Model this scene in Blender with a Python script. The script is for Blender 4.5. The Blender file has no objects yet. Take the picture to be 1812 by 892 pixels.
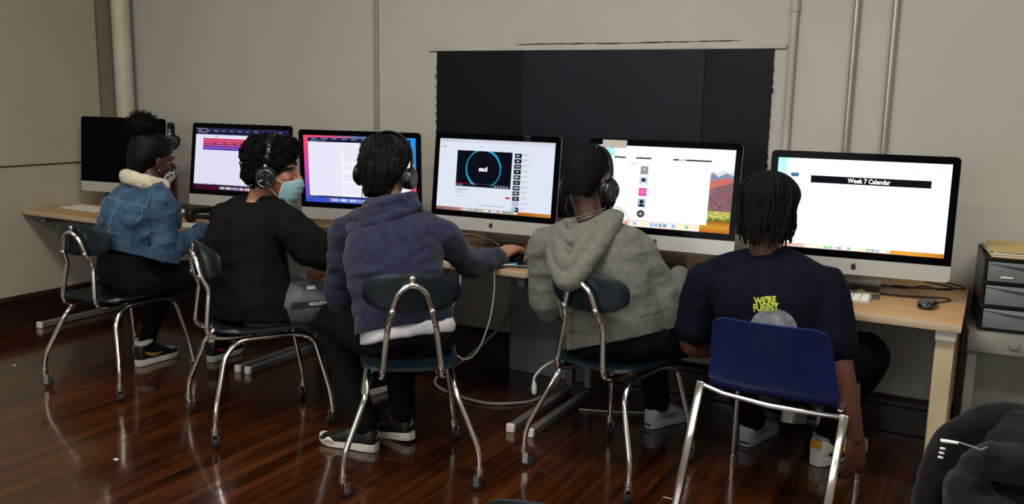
import bpy, bmesh, math, random
import numpy as np
from mathutils import Vector, Matrix, noise
from mathutils.bvhtree import BVHTree

random.seed(7)
SC = bpy.context.scene
COL = SC.collection
V = Vector
PI = math.pi

# ------------------------------------------------------------------ camera
CAM_POS = V((0.0, -3.976, 1.405))
YAW, PITCH, ROLL, FOCAL_PX = 0.496, 0.173, 0.020, 1571.45
def camera():
    f = V((-math.sin(YAW)*math.cos(PITCH), math.cos(YAW)*math.cos(PITCH), -math.sin(PITCH)))
    r = V((math.cos(YAW), math.sin(YAW), 0)); u = r.cross(f)
    rr = r*math.cos(ROLL) + u*math.sin(ROLL); uu = u*math.cos(ROLL) - r*math.sin(ROLL)
    cd = bpy.data.cameras.new('camera'); cd.sensor_fit = 'HORIZONTAL'; cd.sensor_width = 36.0
    cd.lens = FOCAL_PX/1812*36.0; cd.clip_start = .05
    o = bpy.data.objects.new('camera', cd); COL.objects.link(o)
    m = Matrix.Identity(4)
    for i in range(3): m[i][0], m[i][1], m[i][2], m[i][3] = rr[i], uu[i], -f[i], CAM_POS[i]
    o.matrix_world = m; SC.camera = o
camera()
# ------------------------------------------------------------------ world, lamps, exposure
def srgb(h, a=1.0):
    if isinstance(h, str):
        h = h.lstrip('#'); h = ''.join(x*2 for x in h) if len(h) == 3 else h; c = [int(h[i:i+2], 16)/255 for i in (0, 2, 4)]
    else: c = list(h)
    return tuple([x/12.92 if x <= .04045 else ((x+.055)/1.055)**2.4 for x in c] + [a])
W = bpy.data.worlds.new('room_light'); SC.world = W; W.use_nodes = True
W.node_tree.nodes['Background'].inputs[0].default_value = (1.0, .93, .84, 1)
W.node_tree.nodes['Background'].inputs[1].default_value = .01
def area(name, loc, sx, sy, power, col):
    d = bpy.data.lights.new(name, 'AREA'); d.shape = 'RECTANGLE'; d.size = sx; d.size_y = sy
    d.energy = power; d.color = col
    o = bpy.data.objects.new(name, d); COL.objects.link(o); o.location = loc
    return o
# ceiling fluorescents of the classroom (lamps point straight down)
for i, (lx, ly, pw) in enumerate([(-3.6, -2.5, 27), (-1.3, -2.3, 64), (.9, -2.4, 37), (-3.6, -4.6, 20), (-1.3, -4.6, 36), (.9, -4.6, 28)]):
    area('ceiling_lamp', (lx, ly, 3.15), 1.25, .35, pw, (1.0, .97, .91))
# added fill lamp behind the camera, lifts the dark wall under the desks
w_ = area('added_fill_lamp', (-1.6, -5.98, 1.75), 3.2, 1.5, 38, (.93, .96, 1.0)); w_.rotation_euler = (math.radians(90), 0, 0)
SC.view_settings.view_transform = 'Standard'
try: SC.view_settings.look = 'None'
except Exception: pass
SC.view_settings.gamma = 1.0
SC.view_settings.use_curve_mapping = False
SC.view_settings.exposure = 0.0
try:
    SC.cycles.max_bounces = 6; SC.cycles.use_denoising = True
except Exception: pass

# ------------------------------------------------------------------ materials
MATS = {}
def mat(name, col, rough=.6, metal=0.0, var=.12, vs=6.0, bump=0.0, bs=60.0, stretch=(1, 1, 1), col2=None,
        coat=0.0, sheen=0.0, spec=.5, rvar=0.0, obj_rand=0.0, world=False, detail=4.0, trans=0.0, bdist=.002, alpha=1.0):
    if name in MATS: return MATS[name]
    m = bpy.data.materials.new(name); m.use_nodes = True
    nt = m.node_tree; N = nt.nodes; L = nt.links; b = N['Principled BSDF']
    c = srgb(col)
    b.inputs['Roughness'].default_value = rough; b.inputs['Metallic'].default_value = metal
    b.inputs['Specular IOR Level'].default_value = spec
    b.inputs['Coat Weight'].default_value = coat; b.inputs['Coat Roughness'].default_value = .08
    b.inputs['Sheen Weight'].default_value = sheen
    b.inputs['Transmission Weight'].default_value = trans
    b.inputs['Alpha'].default_value = alpha
    if world:
        g = N.new('ShaderNodeNewGeometry'); src = g.outputs['Position']
    else:
        t = N.new('ShaderNodeTexCoord'); src = t.outputs['Object']
    mp = N.new('ShaderNodeMapping'); mp.inputs['Scale'].default_value = stretch; L.new(src, mp.inputs['Vector'])
    n = N.new('ShaderNodeTexNoise'); n.inputs['Scale'].default_value = vs; n.inputs['Detail'].default_value = detail
    L.new(mp.outputs[0], n.inputs['Vector'])
    r = N.new('ShaderNodeValToRGB'); e = r.color_ramp.elements
    if col2 is None:
        lo = tuple([x*(1-var) for x in c[:3]]+[1]); hi = tuple([min(1, x*(1+var)) for x in c[:3]]+[1])
    else: lo, hi = c, srgb(col2)
    e[0].position = .3; e[1].position = .7; e[0].color = lo; e[1].color = hi
    L.new(n.outputs['Fac'], r.inputs['Fac'])
    out = r.outputs['Color']
    if obj_rand:
        oi = N.new('ShaderNodeObjectInfo'); hs = N.new('ShaderNodeHueSaturation')
        mr = N.new('ShaderNodeMapRange'); mr.inputs['To Min'].default_value = 1-obj_rand; mr.inputs['To Max'].default_value = 1+obj_rand
        L.new(oi.outputs['Random'], mr.inputs['Value']); L.new(mr.outputs[0], hs.inputs['Value']); L.new(out, hs.inputs['Color']); out = hs.outputs['Color']
        va = N.new('ShaderNodeVectorMath'); va.operation = 'MULTIPLY_ADD'
        cx = N.new('ShaderNodeCombineXYZ')
        for k in range(3): L.new(oi.outputs['Random'], cx.inputs[k])
        va.inputs[1].default_value = (37, 53, 71); L.new(cx.outputs[0], va.inputs[0]); L.new(src, va.inputs[2])
        L.new(va.outputs[0], mp.inputs['Vector'])
    L.new(out, b.inputs['Base Color'])
    if rvar:
        mr2 = N.new('ShaderNodeMapRange'); mr2.inputs['To Min'].default_value = max(.02, rough-rvar); mr2.inputs['To Max'].default_value = rough+rvar
        n3 = N.new('ShaderNodeTexNoise'); n3.inputs['Scale'].default_value = vs*.6; L.new(mp.outputs[0], n3.inputs['Vector'])
        L.new(n3.outputs['Fac'], mr2.inputs['Value']); L.new(mr2.outputs[0], b.inputs['Roughness'])
    if bump:
        n2 = N.new('ShaderNodeTexNoise'); n2.inputs['Scale'].default_value = bs; n2.inputs['Detail'].default_value = 3
        L.new(mp.outputs[0], n2.inputs['Vector'])
        bp = N.new('ShaderNodeBump'); bp.inputs['Strength'].default_value = bump; bp.inputs['Distance'].default_value = bdist
        L.new(n2.outputs['Fac'], bp.inputs['Height']); L.new(bp.outputs[0], b.inputs['Normal'])
    MATS[name] = m
    return m
def screen_mat():
    m = bpy.data.materials.new('lit_screen'); m.use_nodes = True
    nt = m.node_tree; nt.nodes.remove(nt.nodes['Principled BSDF'])
    a = nt.nodes.new('ShaderNodeVertexColor'); a.layer_name = 'Col'
    e = nt.nodes.new('ShaderNodeEmission'); e.inputs['Strength'].default_value = 1.0
    nt.links.new(a.outputs['Color'], e.inputs['Color'])
    nt.links.new(e.outputs[0], nt.nodes['Material Output'].inputs[0])
    return m
SCREEN = screen_mat()
chrome = mat('chrome', '#e4e1dc', .12, 1.0, var=.08, vs=30, rvar=.06)
steel = mat('brushed_steel', '#b5b2ac', .3, 1.0, var=.1, vs=20)
rubber = mat('black_rubber', '#141313', .6)
teal = mat('dark_teal_plastic', '#0a1a22', .36, var=.12, vs=9, bump=.25, bs=350, bdist=.0006)
navyp = mat('royal_blue_plastic', '#0c2258', .45, spec=.3, var=.1, vs=9, bump=.3, bs=300, bdist=.0006)
alu = mat('aluminium', '#b9b7b0', .42, .35, var=.03, vs=3)
aludark = mat('aluminium_stand', '#8d8780', .35, .8, var=.04, vs=3)
bezel = mat('black_bezel_glass', '#050508', .12, spec=.05, var=.05)
blackp = mat('black_plastic', '#0f0f10', .4, var=.15)
blackm = mat('black_matte', '#0b0b0c', .7)
whitep = mat('white_plastic', '#e6e4dc', .4, var=.04)
wood_top = mat('beech_laminate', '#a87f52', .42, var=.14, vs=7, stretch=(.35, 7, 7), world=True, col2='#bf9768', bump=.05, bs=90)
wood_edge = mat('pale_edge_banding', '#b39f84', .5, var=.06)
tableleg = mat('grey_enamel', '#62605d', .45, var=.06)
beige = mat('beige_enamel', '#b5a684', .5, var=.08)
capw = mat('white_end_cap', '#dedbd2', .5, var=.03)
paper = mat('white_paper', '#d9d5c6', .8, var=.04)

# ------------------------------------------------------------------ geometry helpers
def vec(p): return p if isinstance(p, Vector) else V(p)
def catmull(P, n=6):
    P = [np.array(p, float) for p in P]
    if len(P) < 3:
        return [P[0]+(P[-1]-P[0])*t for t in np.linspace(0, 1, n+1)]
    Q = [2*P[0]-P[1]] + P + [2*P[-1]-P[-2]]; out = []
    for i in range(1, len(Q)-2):
        a, b, c, d = Q[i-1:i+3]
        for t in np.linspace(0, 1, n, endpoint=False):
            out.append(.5*((2*b)+(-a+c)*t+(2*a-5*b+4*c-d)*t*t+(-a+3*b-3*c+d)*t**3))
    out.append(P[-1]); return out
def fillet(P, r, n=5):
    P = [vec(p) for p in P]; out = [P[0]]
    for i in range(1, len(P)-1):
        a, b, c = P[i-1], P[i], P[i+1]
        u = (a-b); w = (c-b); rr = min(r, u.length*.48, w.length*.48)
        p0 = b+u.normalized()*rr; p1 = b+w.normalized()*rr
        for k in range(n+1):
            t = k/n; out.append(p0*(1-t)**2+b*2*t*(1-t)+p1*t*t)
    out.append(P[-1]); return out
class MB:
    def __init__(s): s.v = []; s.f = []
    def add(s, vs, fs, M=None):
        o = len(s.v)
        s.v += [tuple(M @ vec(p)) if M is not None else tuple(p) for p in vs]
        s.f += [tuple(i+o for i in f) for f in fs]; return s
    def box(s, c, d, M=None):
        x, y, z = [k/2 for k in d]; c = vec(c)
        vs = [c+V((a*x, b*y, e*z)) for a in (-1, 1) for b in (-1, 1) for e in (-1, 1)]
        return s.add(vs, [(0, 1, 3, 2), (4, 6, 7, 5), (0, 4, 5, 1), (2, 3, 7, 6), (0, 2, 6, 4), (1, 5, 7, 3)], M)
    def rbox(s, c, d, bev=.004, seg=2, M=None):
        bm = bmesh.new(); bmesh.ops.create_cube(bm, size=1)
        for v in bm.verts: v.co = V((v.co.x*d[0], v.co.y*d[1], v.co.z*d[2]))
        bmesh.ops.bevel(bm, geom=bm.edges[:], offset=min(bev, min(d)*.49), segments=seg, affect='EDGES', profile=.5)
        bm.verts.ensure_lookup_table()
        s.add([v.co+vec(c) for v in bm.verts], [[v.index for v in f.verts] for f in bm.faces], M); bm.free(); return s
    def tube(s, path, r, n=10, caps=True, closed=False, M=None, flat=1.0, up=None):
        P = [vec(p) for p in path]; k = len(P)
        R = list(r) if hasattr(r, '__len__') else [r]*k
        if len(R) != k: R = list(np.interp(np.linspace(0, 1, k), np.linspace(0, 1, len(R)), R))
        T = []
        for i in range(k):
            a = P[i-1] if (i > 0 or closed) else P[i]; b = P[(i+1) % k] if (i < k-1 or closed) else P[i]
            t = (b-a); T.append(t.normalized() if t.length > 1e-9 else V((0, 0, 1)))
        ref = vec(up) if up is not None else (V((0, 0, 1)) if abs(T[0].z) < .9 else V((1, 0, 0)))
        u = (ref-T[0]*ref.dot(T[0])).normalized(); vs = []; fs = []
        for i in range(k):
            if up is not None:
                q = (ref-T[i]*ref.dot(T[i])); u = q.normalized() if q.length > 1e-6 else u
            else:
                u = (u-T[i]*u.dot(T[i])).normalized()
            w = T[i].cross(u)
            for j in range(n):
                a = 2*PI*j/n; vs.append(P[i]+(u*math.cos(a)*flat+w*math.sin(a))*R[i])
        m = k if closed else k-1
        for i in range(m):
            for j in range(n):
                a = i*n+j; b = i*n+(j+1) % n; c = ((i+1) % k)*n+(j+1) % n; d = ((i+1) % k)*n+j
                fs.append((a, b, c, d))
        if caps and not closed:
            fs.append(tuple(range(n-1, -1, -1))); fs.append(tuple((k-1)*n+j for j in range(n)))
        return s.add(vs, fs, M)
    def limb(s, path, r, n=16, sub=5, flat=1.0, M=None):
        C = catmull(path, sub); R = [float(x[0]) for x in catmull([[x] for x in r], sub)]
        P = [V(c) for c in C]
        # rounded ends
        a = (P[0]-P[1]).normalized(); b = (P[-1]-P[-2]).normalized()
        ha = [(P[0]+a*R[0]*math.sin(t), R[0]*math.cos(t)) for t in (1.45, 1.1, .7, .35)]
        hb = [(P[-1]+b*R[-1]*math.sin(t), R[-1]*math.cos(t)) for t in (.35, .7, 1.1, 1.45)]
        P = [h[0] for h in ha]+P+[h[0] for h in hb]; R = [h[1] for h in ha]+R+[h[1] for h in hb]
        return s.tube(P, R, n, M=M, flat=flat)
    def ball(s, c, r, nu=18, nv=12, M=None, rot=None):
        c = vec(c); r = r if hasattr(r, '__len__') else (r, r, r); vs = []; fs = []
        Rm = rot.to_3x3() if rot is not None else None
        def P(x, y, z):
            q = V((x*r[0], y*r[1], z*r[2])); q = Rm @ q if Rm is not None else q; return c+q
        vs.append(P(0, 0, 1))
        for i in range(1, nv):
            t = PI*i/nv
            for j in range(nu):
                a = 2*PI*j/nu; vs.append(P(math.sin(t)*math.cos(a), math.sin(t)*math.sin(a), math.cos(t)))
        vs.append(P(0, 0, -1)); e = len(vs)-1
        for j in range(nu): fs.append((0, 1+j, 1+(j+1) % nu)); fs.append((e, e-nu+(j+1) % nu, e-nu+j))
        for i in range(nv-2):
            for j in range(nu):
                a = 1+i*nu+j; b = 1+i*nu+(j+1) % nu; fs.append((a, a+nu, b+nu, b))
        return s.add(vs, fs, M)
    def lathe(s, prof, n=20, M=None):
        vs = []; fs = []; k = len(prof)
        for r, z in prof:
            for j in range(n):
                a = 2*PI*j/n; vs.append((r*math.cos(a), r*math.sin(a), z))
        for i in range(k-1):
            for j in range(n):
                fs.append((i*n+j, i*n+(j+1) % n, (i+1)*n+(j+1) % n, (i+1)*n+j))
        fs.append(tuple(range(n-1, -1, -1))); fs.append(tuple((k-1)*n+j for j in range(n)))
        return s.add(vs, fs, M)
    def loft(s, rings, n=28, sub=4, power=2.3, M=None):
        # rings: (center, right, fwd, rx, ry)
        A = [np.concatenate([np.array(c), np.array(a), np.array(b), [x, y]]) for c, a, b, x, y in rings]
        A = catmull(A, sub); vs = []; fs = []; k = len(A)
        for q in A:
            c, a, b, x, y = V(q[0:3]), V(q[3:6]).normalized(), V(q[6:9]).normalized(), q[9], q[10]
            for j in range(n):
                t = 2*PI*j/n; ct, st = math.cos(t), math.sin(t)
                px = math.copysign(abs(ct)**(2/power), ct); py = math.copysign(abs(st)**(2/power), st)
                vs.append(c+a*px*x+b*py*y)
        for i in range(k-1):
            for j in range(n):
                fs.append((i*n+j, i*n+(j+1) % n, (i+1)*n+(j+1) % n, (i+1)*n+j))
        fs.append(tuple(range(n-1, -1, -1))); fs.append(tuple((k-1)*n+j for j in range(n)))
        return s.add(vs, fs, M)
    def prism(s, poly, z0, z1, M=None):
        n = len(poly)
        vs = [(x, y, z0) for x, y in poly]+[(x, y, z1) for x, y in poly]
        fs = [tuple(range(n-1, -1, -1)), tuple(range(n, 2*n))]+[(i, (i+1) % n, n+(i+1) % n, n+i) for i in range(n)]
        return s.add(vs, fs, M)
    def sheet(s, grid, th=0.0, M=None):
        # grid [i][j] of points -> surface, optionally thickened along the normal
        h = len(grid); w = len(grid[0]); P = [[vec(p) for p in row] for row in grid]
        def nrm(i, j):
            a = P[min(i+1, h-1)][j]-P[max(i-1, 0)][j]; b = P[i][min(j+1, w-1)]-P[i][max(j-1, 0)]
            q = a.cross(b); return q.normalized() if q.length > 1e-12 else V((0, 0, 1))
        top = [P[i][j] for i in range(h) for j in range(w)]
        fs = [(i*w+j, i*w+j+1, (i+1)*w+j+1, (i+1)*w+j) for i in range(h-1) for j in range(w-1)]
        if not th: return s.add(top, fs, M)
        bot = [P[i][j]-nrm(i, j)*th for i in range(h) for j in range(w)]; o = h*w
        f2 = list(fs)+[tuple(o+k for k in reversed(f)) for f in fs]
        edge = [(0, j) for j in range(w)]+[(i, w-1) for i in range(1, h)]+[(h-1, j) for j in range(w-2, -1, -1)]+[(i, 0) for i in range(h-2, 0, -1)]
        E = [i*w+j for i, j in edge]
        for k in range(len(E)):
            a, b = E[k], E[(k+1) % len(E)]; f2.append((b, a, o+a, o+b))
        return s.add(top+bot, f2, M)
    def mesh(s, name, m=None, smooth=True, ang=40, fixn=True):
        me = bpy.data.meshes.new(name); me.from_pydata([tuple(p) for p in s.v], [], s.f)
        if fixn:
            bm = bmesh.new(); bm.from_mesh(me); bmesh.ops.recalc_face_normals(bm, faces=bm.faces); bm.to_mesh(me); bm.free()
        if smooth:
            me.shade_smooth(); me.set_sharp_from_angle(angle=math.radians(ang))
        if m: me.materials.append(m)
        me.update(); return me
    def obj(s, name, m=None, parent=None, smooth=True, ang=40, label=None, fixn=True, kind=None):
        return link(name, s.mesh(name, m, smooth, ang, fixn), parent, label, kind)
def link(name, me, parent=None, label=None, kind=None):
    o = bpy.data.objects.new(name, me); COL.objects.link(o)
    if parent is not None: o.parent = parent; o.matrix_parent_inverse = wmat(parent).inverted()
    if label: o['label'] = label
    if kind: o['kind'] = kind
    return o
def wmat(o):
    m = o.matrix_basis.copy()
    if o.parent: m = wmat(o.parent) @ o.matrix_parent_inverse @ m
    return m
def local(o, parent):          # child whose mesh is written in the parent's own frame
    o.parent = parent; o.matrix_parent_inverse = Matrix.Identity(4); return o
def thing(name, label, cat, loc=(0, 0, 0), rz=0.0, group=None):
    o = bpy.data.objects.new(name, None); COL.objects.link(o); o.empty_display_size = .1
    o.location = loc; o.rotation_euler = (0, 0, rz); o['label'] = label; o['category'] = cat
    if group: o['group'] = group
    return o
def tag(o, label, cat, group=None):
    o['label'] = label; o['category'] = cat
    if group: o['group'] = group
    return o
def struct(o, label=None):
    o['kind'] = 'structure'
    if label: o['label'] = label
    return o
def kids(o): return [c for c in bpy.data.objects if c.parent == o]
def copy_tree(root, loc, rz, label=None, group=None):
    r = root.copy(); COL.objects.link(r); r.location = loc; r.rotation_euler = (0, 0, rz)
    if label: r['label'] = label
    if group: r['group'] = group
    for ch in kids(root):
        c = ch.copy(); COL.objects.link(c); c.parent = r
        for g in kids(ch):
            d = g.copy(); COL.objects.link(d); d.parent = c
    return r
def remesh(mb, name, voxel=.006, smooth=5, fac=.5):
    me = mb.mesh(name, None, False, fixn=False); o = bpy.data.objects.new('tmp', me); COL.objects.link(o)
    a = o.modifiers.new('r', 'REMESH'); a.mode = 'VOXEL'; a.voxel_size = voxel; a.adaptivity = 0
    if smooth:
        b = o.modifiers.new('s', 'SMOOTH'); b.factor = fac; b.iterations = smooth
    dg = bpy.context.evaluated_depsgraph_get(); dg.update()
    out = bpy.data.meshes.new_from_object(o.evaluated_get(dg)); out.name = name
    bpy.data.objects.remove(o); bpy.data.meshes.remove(me)
    out.shade_smooth(); return out
def folds(me, terms, mask=None):
    # terms: (amplitude, scale xyz, seed, ridged?)
    n = len(me.vertices); co = np.empty(n*3); me.vertices.foreach_get('co', co); co = co.reshape(-1, 3)
    nr = np.empty(n*3); me.vertex_normals.foreach_get('vector', nr); nr = nr.reshape(-1, 3)
    d = np.zeros(n)
    for amp, sc, seed, ridged in terms:
        q = co*np.array(sc)+seed*7.31
        k = np.fromiter((noise.noise(V(p)) for p in q), float, n)
        if ridged: k = 1-2*np.abs(k)-.6
        d += amp*k
    if mask is not None: d *= np.fromiter((mask(p) for p in co), float, n)
    co += nr*d[:, None]; me.vertices.foreach_set('co', co.ravel()); me.update(); return me
def bvh_of(me):
    return BVHTree.FromPolygons([v.co for v in me.vertices], [tuple(p.vertices) for p in me.polygons])
def text2d(s, size=1.0, bold=0.0, align='CENTER'):
    cu = bpy.data.curves.new('t', 'FONT'); cu.body = s; cu.size = size; cu.align_x = align; cu.align_y = 'CENTER'; cu.offset = bold
    cu.resolution_u = 3
    o = bpy.data.objects.new('t', cu); COL.objects.link(o)
    dg = bpy.context.evaluated_depsgraph_get(); dg.update()
    me = bpy.data.meshes.new_from_object(o.evaluated_get(dg))
    vs = [(v.co.x, v.co.y) for v in me.vertices]; fs = [tuple(p.vertices) for p in me.polygons]
    bpy.data.objects.remove(o); bpy.data.curves.remove(cu); bpy.data.meshes.remove(me)
    return vs, fs
def rot(ax, deg): return Matrix.Rotation(math.radians(deg), 4, ax)
def tr(*p): return Matrix.Translation(V(p))
# ================================================================== ROOM
XL = -5.03; ZD = .690
def wallmat(name, c1, c2, st, bump=.18):
    return mat(name, c1, .82, vs=1.3, col2=c2, bump=bump, bs=55, stretch=st, world=True, detail=6, bdist=.003)
wall_m = wallmat('painted_wall', '#a7a399', '#b0aca3', (1, 1, 1))
wall_l = wallmat('left_wall_panel', '#9d9481', '#a59c88', (1, 1, 1))
wall_dk = mat('bare_wall', '#7d7566', .85, world=True, bump=.2)
dark_wood = mat('dark_stained_wood', '#1c0f0a', .38, vs=4, col2='#2b1710', stretch=(1, 1, 9), world=True, bump=.1, bs=30)

b = MB(); b.box((-1.45, .05, 1.7), (7.7, .1, 3.6)); wb = struct(b.obj('wall_back', wall_m))
# left wall: bare wall with two raised panels and a recessed joint between them
b = MB(); b.box((XL-.07, -2.6, 1.7), (.1, 5.4, 3.6)); wl = struct(b.obj('wall_left', wall_dk))
for z0, z1 in ((.0, .941), (.951, 3.5)):
    b = MB(); b.rbox((XL-.012, -2.72, (z0+z1)/2), (.022, 5.02, z1-z0), .003, 1); b.obj('panel', wall_l, wl)
# seam strip on the back wall, thin metal raceway
b = MB(); b.rbox((-3.008, -.006, 2.0), (.026, .012, 3.0), .003, 1)
b.rbox((-3.018, -.014, 2.0), (.006, .006, 3.0), .002, 1)
struct(b.obj('trim_1', mat('raceway_paint', '#8f8a80', .45, world=True)), 'thin vertical metal strip over the wall seam')
# floor : dark base slab with separate strip planks
base = MB(); base.box((-1.4, -3.0, -.035), (7.5, 6.2, .04))
floor = struct(base.obj('floor', mat('floor_gap', '#0b0503', .8, world=True)))
plank_m = mat('varnished_plank', '#1e0d06', .17, vs=5, col2='#4a230c', stretch=(6, .5, 6), bump=.09, bs=12, rvar=.05, obj_rand=.38, coat=.5, detail=8, bdist=.004)
pw = .0585; cnt = 0; cols = int((2.29-XL)/pw)
pmesh = {}
rest = MB(); rng = random.Random(3)
for i in range(cols):
    x = XL+pw*(i+.5)
    near = 0 if False else -2.55
    y = -.012 - rng.random()*.75
    segs = []; y1 = -.012
    cuts = [y1]
    while y1 > near and x < 1.0:
        L = rng.uniform(.85, 1.7); y1 = max(near, y1-L)
        if y1-near < .35: y1 = near
        cuts.append(y1)
    if x >= 1.0: rest.box((x, -1.28, -.0075), (pw-.0012, 2.53, .015))
    for a, c in zip(cuts[:-1], cuts[1:]):
        L = round((a-c)*20)/20; mid = (a+c)/2; key = L
        if cnt < 298:
            if key not in pmesh:
                q = MB(); q.box((0, 0, -.0075), (pw-.0012, 1, .015))
                hw, e = (pw-.0007)/2, .0007
                pmesh[key] = None
                q = MB(); l = .5
                vs = [(-hw, -l, -.015), (hw, -l, -.015), (hw, l, -.015), (-hw, l, -.015), (-hw, -l, -e), (hw, -l, -e), (hw, l, -e), (-hw, l, -e),
                      (-hw+e, -l+e, 0), (hw-e, -l+e, 0), (hw-e, l-e, 0), (-hw+e, l-e, 0)]
                fs = [(3, 2, 1, 0), (0, 1, 5, 4), (1, 2, 6, 5), (2, 3, 7, 6), (3, 0, 4, 7), (4, 5, 9, 8), (5, 6, 10, 9), (6, 7, 11, 10), (7, 4, 8, 11), (8, 9, 10, 11)]
                vs = [(p[0], p[1]*(L-.0015), p[2]) for p in vs]
                q.add(vs, fs); pmesh[key] = q.mesh('plank', plank_m, False)
            o = link('plank', pmesh[key], floor); o.matrix_parent_inverse = Matrix.Identity(4)
            o.location = (x, mid, 0.0); o.scale = (1, (a-c)/L, 1)
            cnt += 1
        else: rest.box((x, mid, -.0075), (pw-.0012, a-c-.0015, .015))
    for k in range(2):
        y0 = -2.55-k*1.6; rest.box((x, y0-.8, -.0075), (pw-.0012, 1.598, .015))
rest.obj('plank', plank_m, floor, smooth=False, kind='stuff')
# the rest of the room, behind and above the camera
b = MB(); b.box((-1.4, -3.0, 3.45), (7.6, 6.4, .1)); struct(b.obj('ceiling', mat('ceiling_white', '#b5b1a8', .9, world=True)))
b = MB(); b.box((2.35, -3.0, 1.7), (.1, 6.4, 3.6)); struct(b.obj('wall_right', wall_m))
b = MB(); b.box((-1.4, -6.1, 1.7), (7.6, .1, 3.6)); struct(b.obj('wall_front', wall_m))
b = MB()  # unseen window frame, added to go with the fill lamp
for x in (-3.24, -1.6, .04): b.rbox((x, -6.02, 1.75), (.06, .06, 1.6), .006, 1)
for z in (.97, 2.53): b.rbox((-1.6, -6.02, z), (3.34, .06, .06), .006, 1)
struct(b.obj('added_window_1', mat('added_window_paint', '#b5b1a8', .5)))
# baseboards
def baseboard(name, p0, p1, h=.185, side=V((0, -1, 0))):
    p0, p1 = vec(p0), vec(p1); d = (p1-p0); L = d.length; d.normalize()
    prof = [(0, 0), (.034, 0), (.034, .022), (.022, .03), (.022, h-.045), (.030, h-.035), (.030, h-.018), (.014, h), (0, h)]
    vs = [p0+side*x+V((0, 0, z)) for x, z in prof]+[p1+side*x+V((0, 0, z)) for x, z in prof]; n = len(prof)
    q = MB(); q.add(vs, [(i, (i+1) % n, n+(i+1) % n, n+i) for i in range(n)]+[tuple(range(n)), tuple(range(2*n-1, n-1, -1))])
    return struct(q.obj(name, dark_wood, ang=25))
baseboard('baseboard_back', (XL+.035, 0, 0), (-2.135, 0, 0))
baseboard('baseboard_right', (-1.70, 0, 0), (2.3, 0, 0))
baseboard('baseboard_left', (XL, -5.0, 0), (XL, -.0, 0), side=V((1, 0, 0)))
# grey pilaster box under the table, between the baseboards
b = MB(); b.rbox((-1.917, -.02, .34), (.43, .05, .68), .004, 1)
struct(b.obj('trim_2', mat('pilaster_grey', '#83848c', .7, world=True, bump=.1)), 'plain grey boxed-in wall section below the desk')
# corner pipe and wall conduits
def pipe(name, x, y, r, m, label, coup=()):
    q = MB(); q.tube([(x, y, .70 if name == 'corner_pipe' else .72), (x, y, 3.4)], r, 20)
    root = tag(q.obj(name, m), label, 'pipe', None)
    for z in coup:
        k = MB(); k.tube([(x, y, z-.02), (x, y, z-.017), (x, y, z+.017), (x, y, z+.02)], [r, r*1.22, r*1.22, r], 20); k.obj('coupling', m, root)
    return root
pipe('corner_pipe', -4.965, -.075, .057, mat('cream_pipe_paint', '#b9b09a', .5, world=True), 'thick cream painted pipe standing in the left room corner')
pipe('wall_conduit', -.809, -.016, .016, mat('conduit_paint', '#a39d92', .55, world=True), 'wall-coloured painted conduit beside the dark board', (1.80,))
cm = mat('zinc_conduit', '#aeaba5', .33, .75, world=True)
pipe('wall_conduit', -.563, -.017, .0135, cm, 'bare metal conduit on the wall, left of the metal pair')
pipe('wall_conduit', -.415, -.017, .0135, cm, 'bare metal conduit on the wall, rightmost of the pair')
# dark board on the wall
bt = thing('dark_board', 'large flat navy black board set into the back wall', 'board', (-1.745, 0, .82))
bm_ = [mat('board_black', '#07070b', .55, world=True, bump=.06, spec=.2), mat('board_navy', '#0f101e', .5, world=True, bump=.06, spec=.25), mat('board_blue', '#060817', .5, world=True, bump=.06, spec=.2)]
xs = [-2.615, -2.11, -1.185, -.885]
for k in range(3):
    q = MB(); q.rbox(((xs[k]+xs[k+1])/2, -.006, 1.225), (xs[k+1]-xs[k]-.001, .010, .81), .0015, 1); q.obj('panel', bm_[(0, 1, 2)[k]], bt)
fr = mat('patched_plaster', '#aba79d', .8, world=True, bump=.3, bs=40)
q = MB(); q.rbox((-1.75, -.006, 1.640), (1.83, .012, .019), .003, 1); q.obj('top_frame', fr, bt)
# ragged crack above the board
q = MB(); pts = []
for k in range(41):
    t = k/40; pts.append((-2.15+t*1.12, -.0008, 1.6600+.004*math.sin(t*9)*.3+rng.uniform(-.0012, .0012)+.006*t))
q.tube(pts, [.0008]+[rng.uniform(.001, .0032) for _ in range(39)]+[.0006], 5)
struct(q.obj('trim_3', mat('crack_dark', '#15110e', .9)), 'dark ragged crack line above the board')
# ragged paint along the board edges
q = MB()
for k in range(13):
    q.ball((-.884+rng.uniform(-.004, .004), -.012, .98+k*.047+rng.uniform(-.01, .01)), (rng.uniform(.0015, .0045), .002, rng.uniform(.006, .014)), 8, 6)
    q.ball((-2.616+rng.uniform(-.004, .003), -.012, .98+k*.047+rng.uniform(-.01, .01)), (rng.uniform(.0015, .004), .002, rng.uniform(.006, .014)), 8, 6)
q.obj('paint_edge', bm_[0], bt, kind='stuff')

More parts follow.
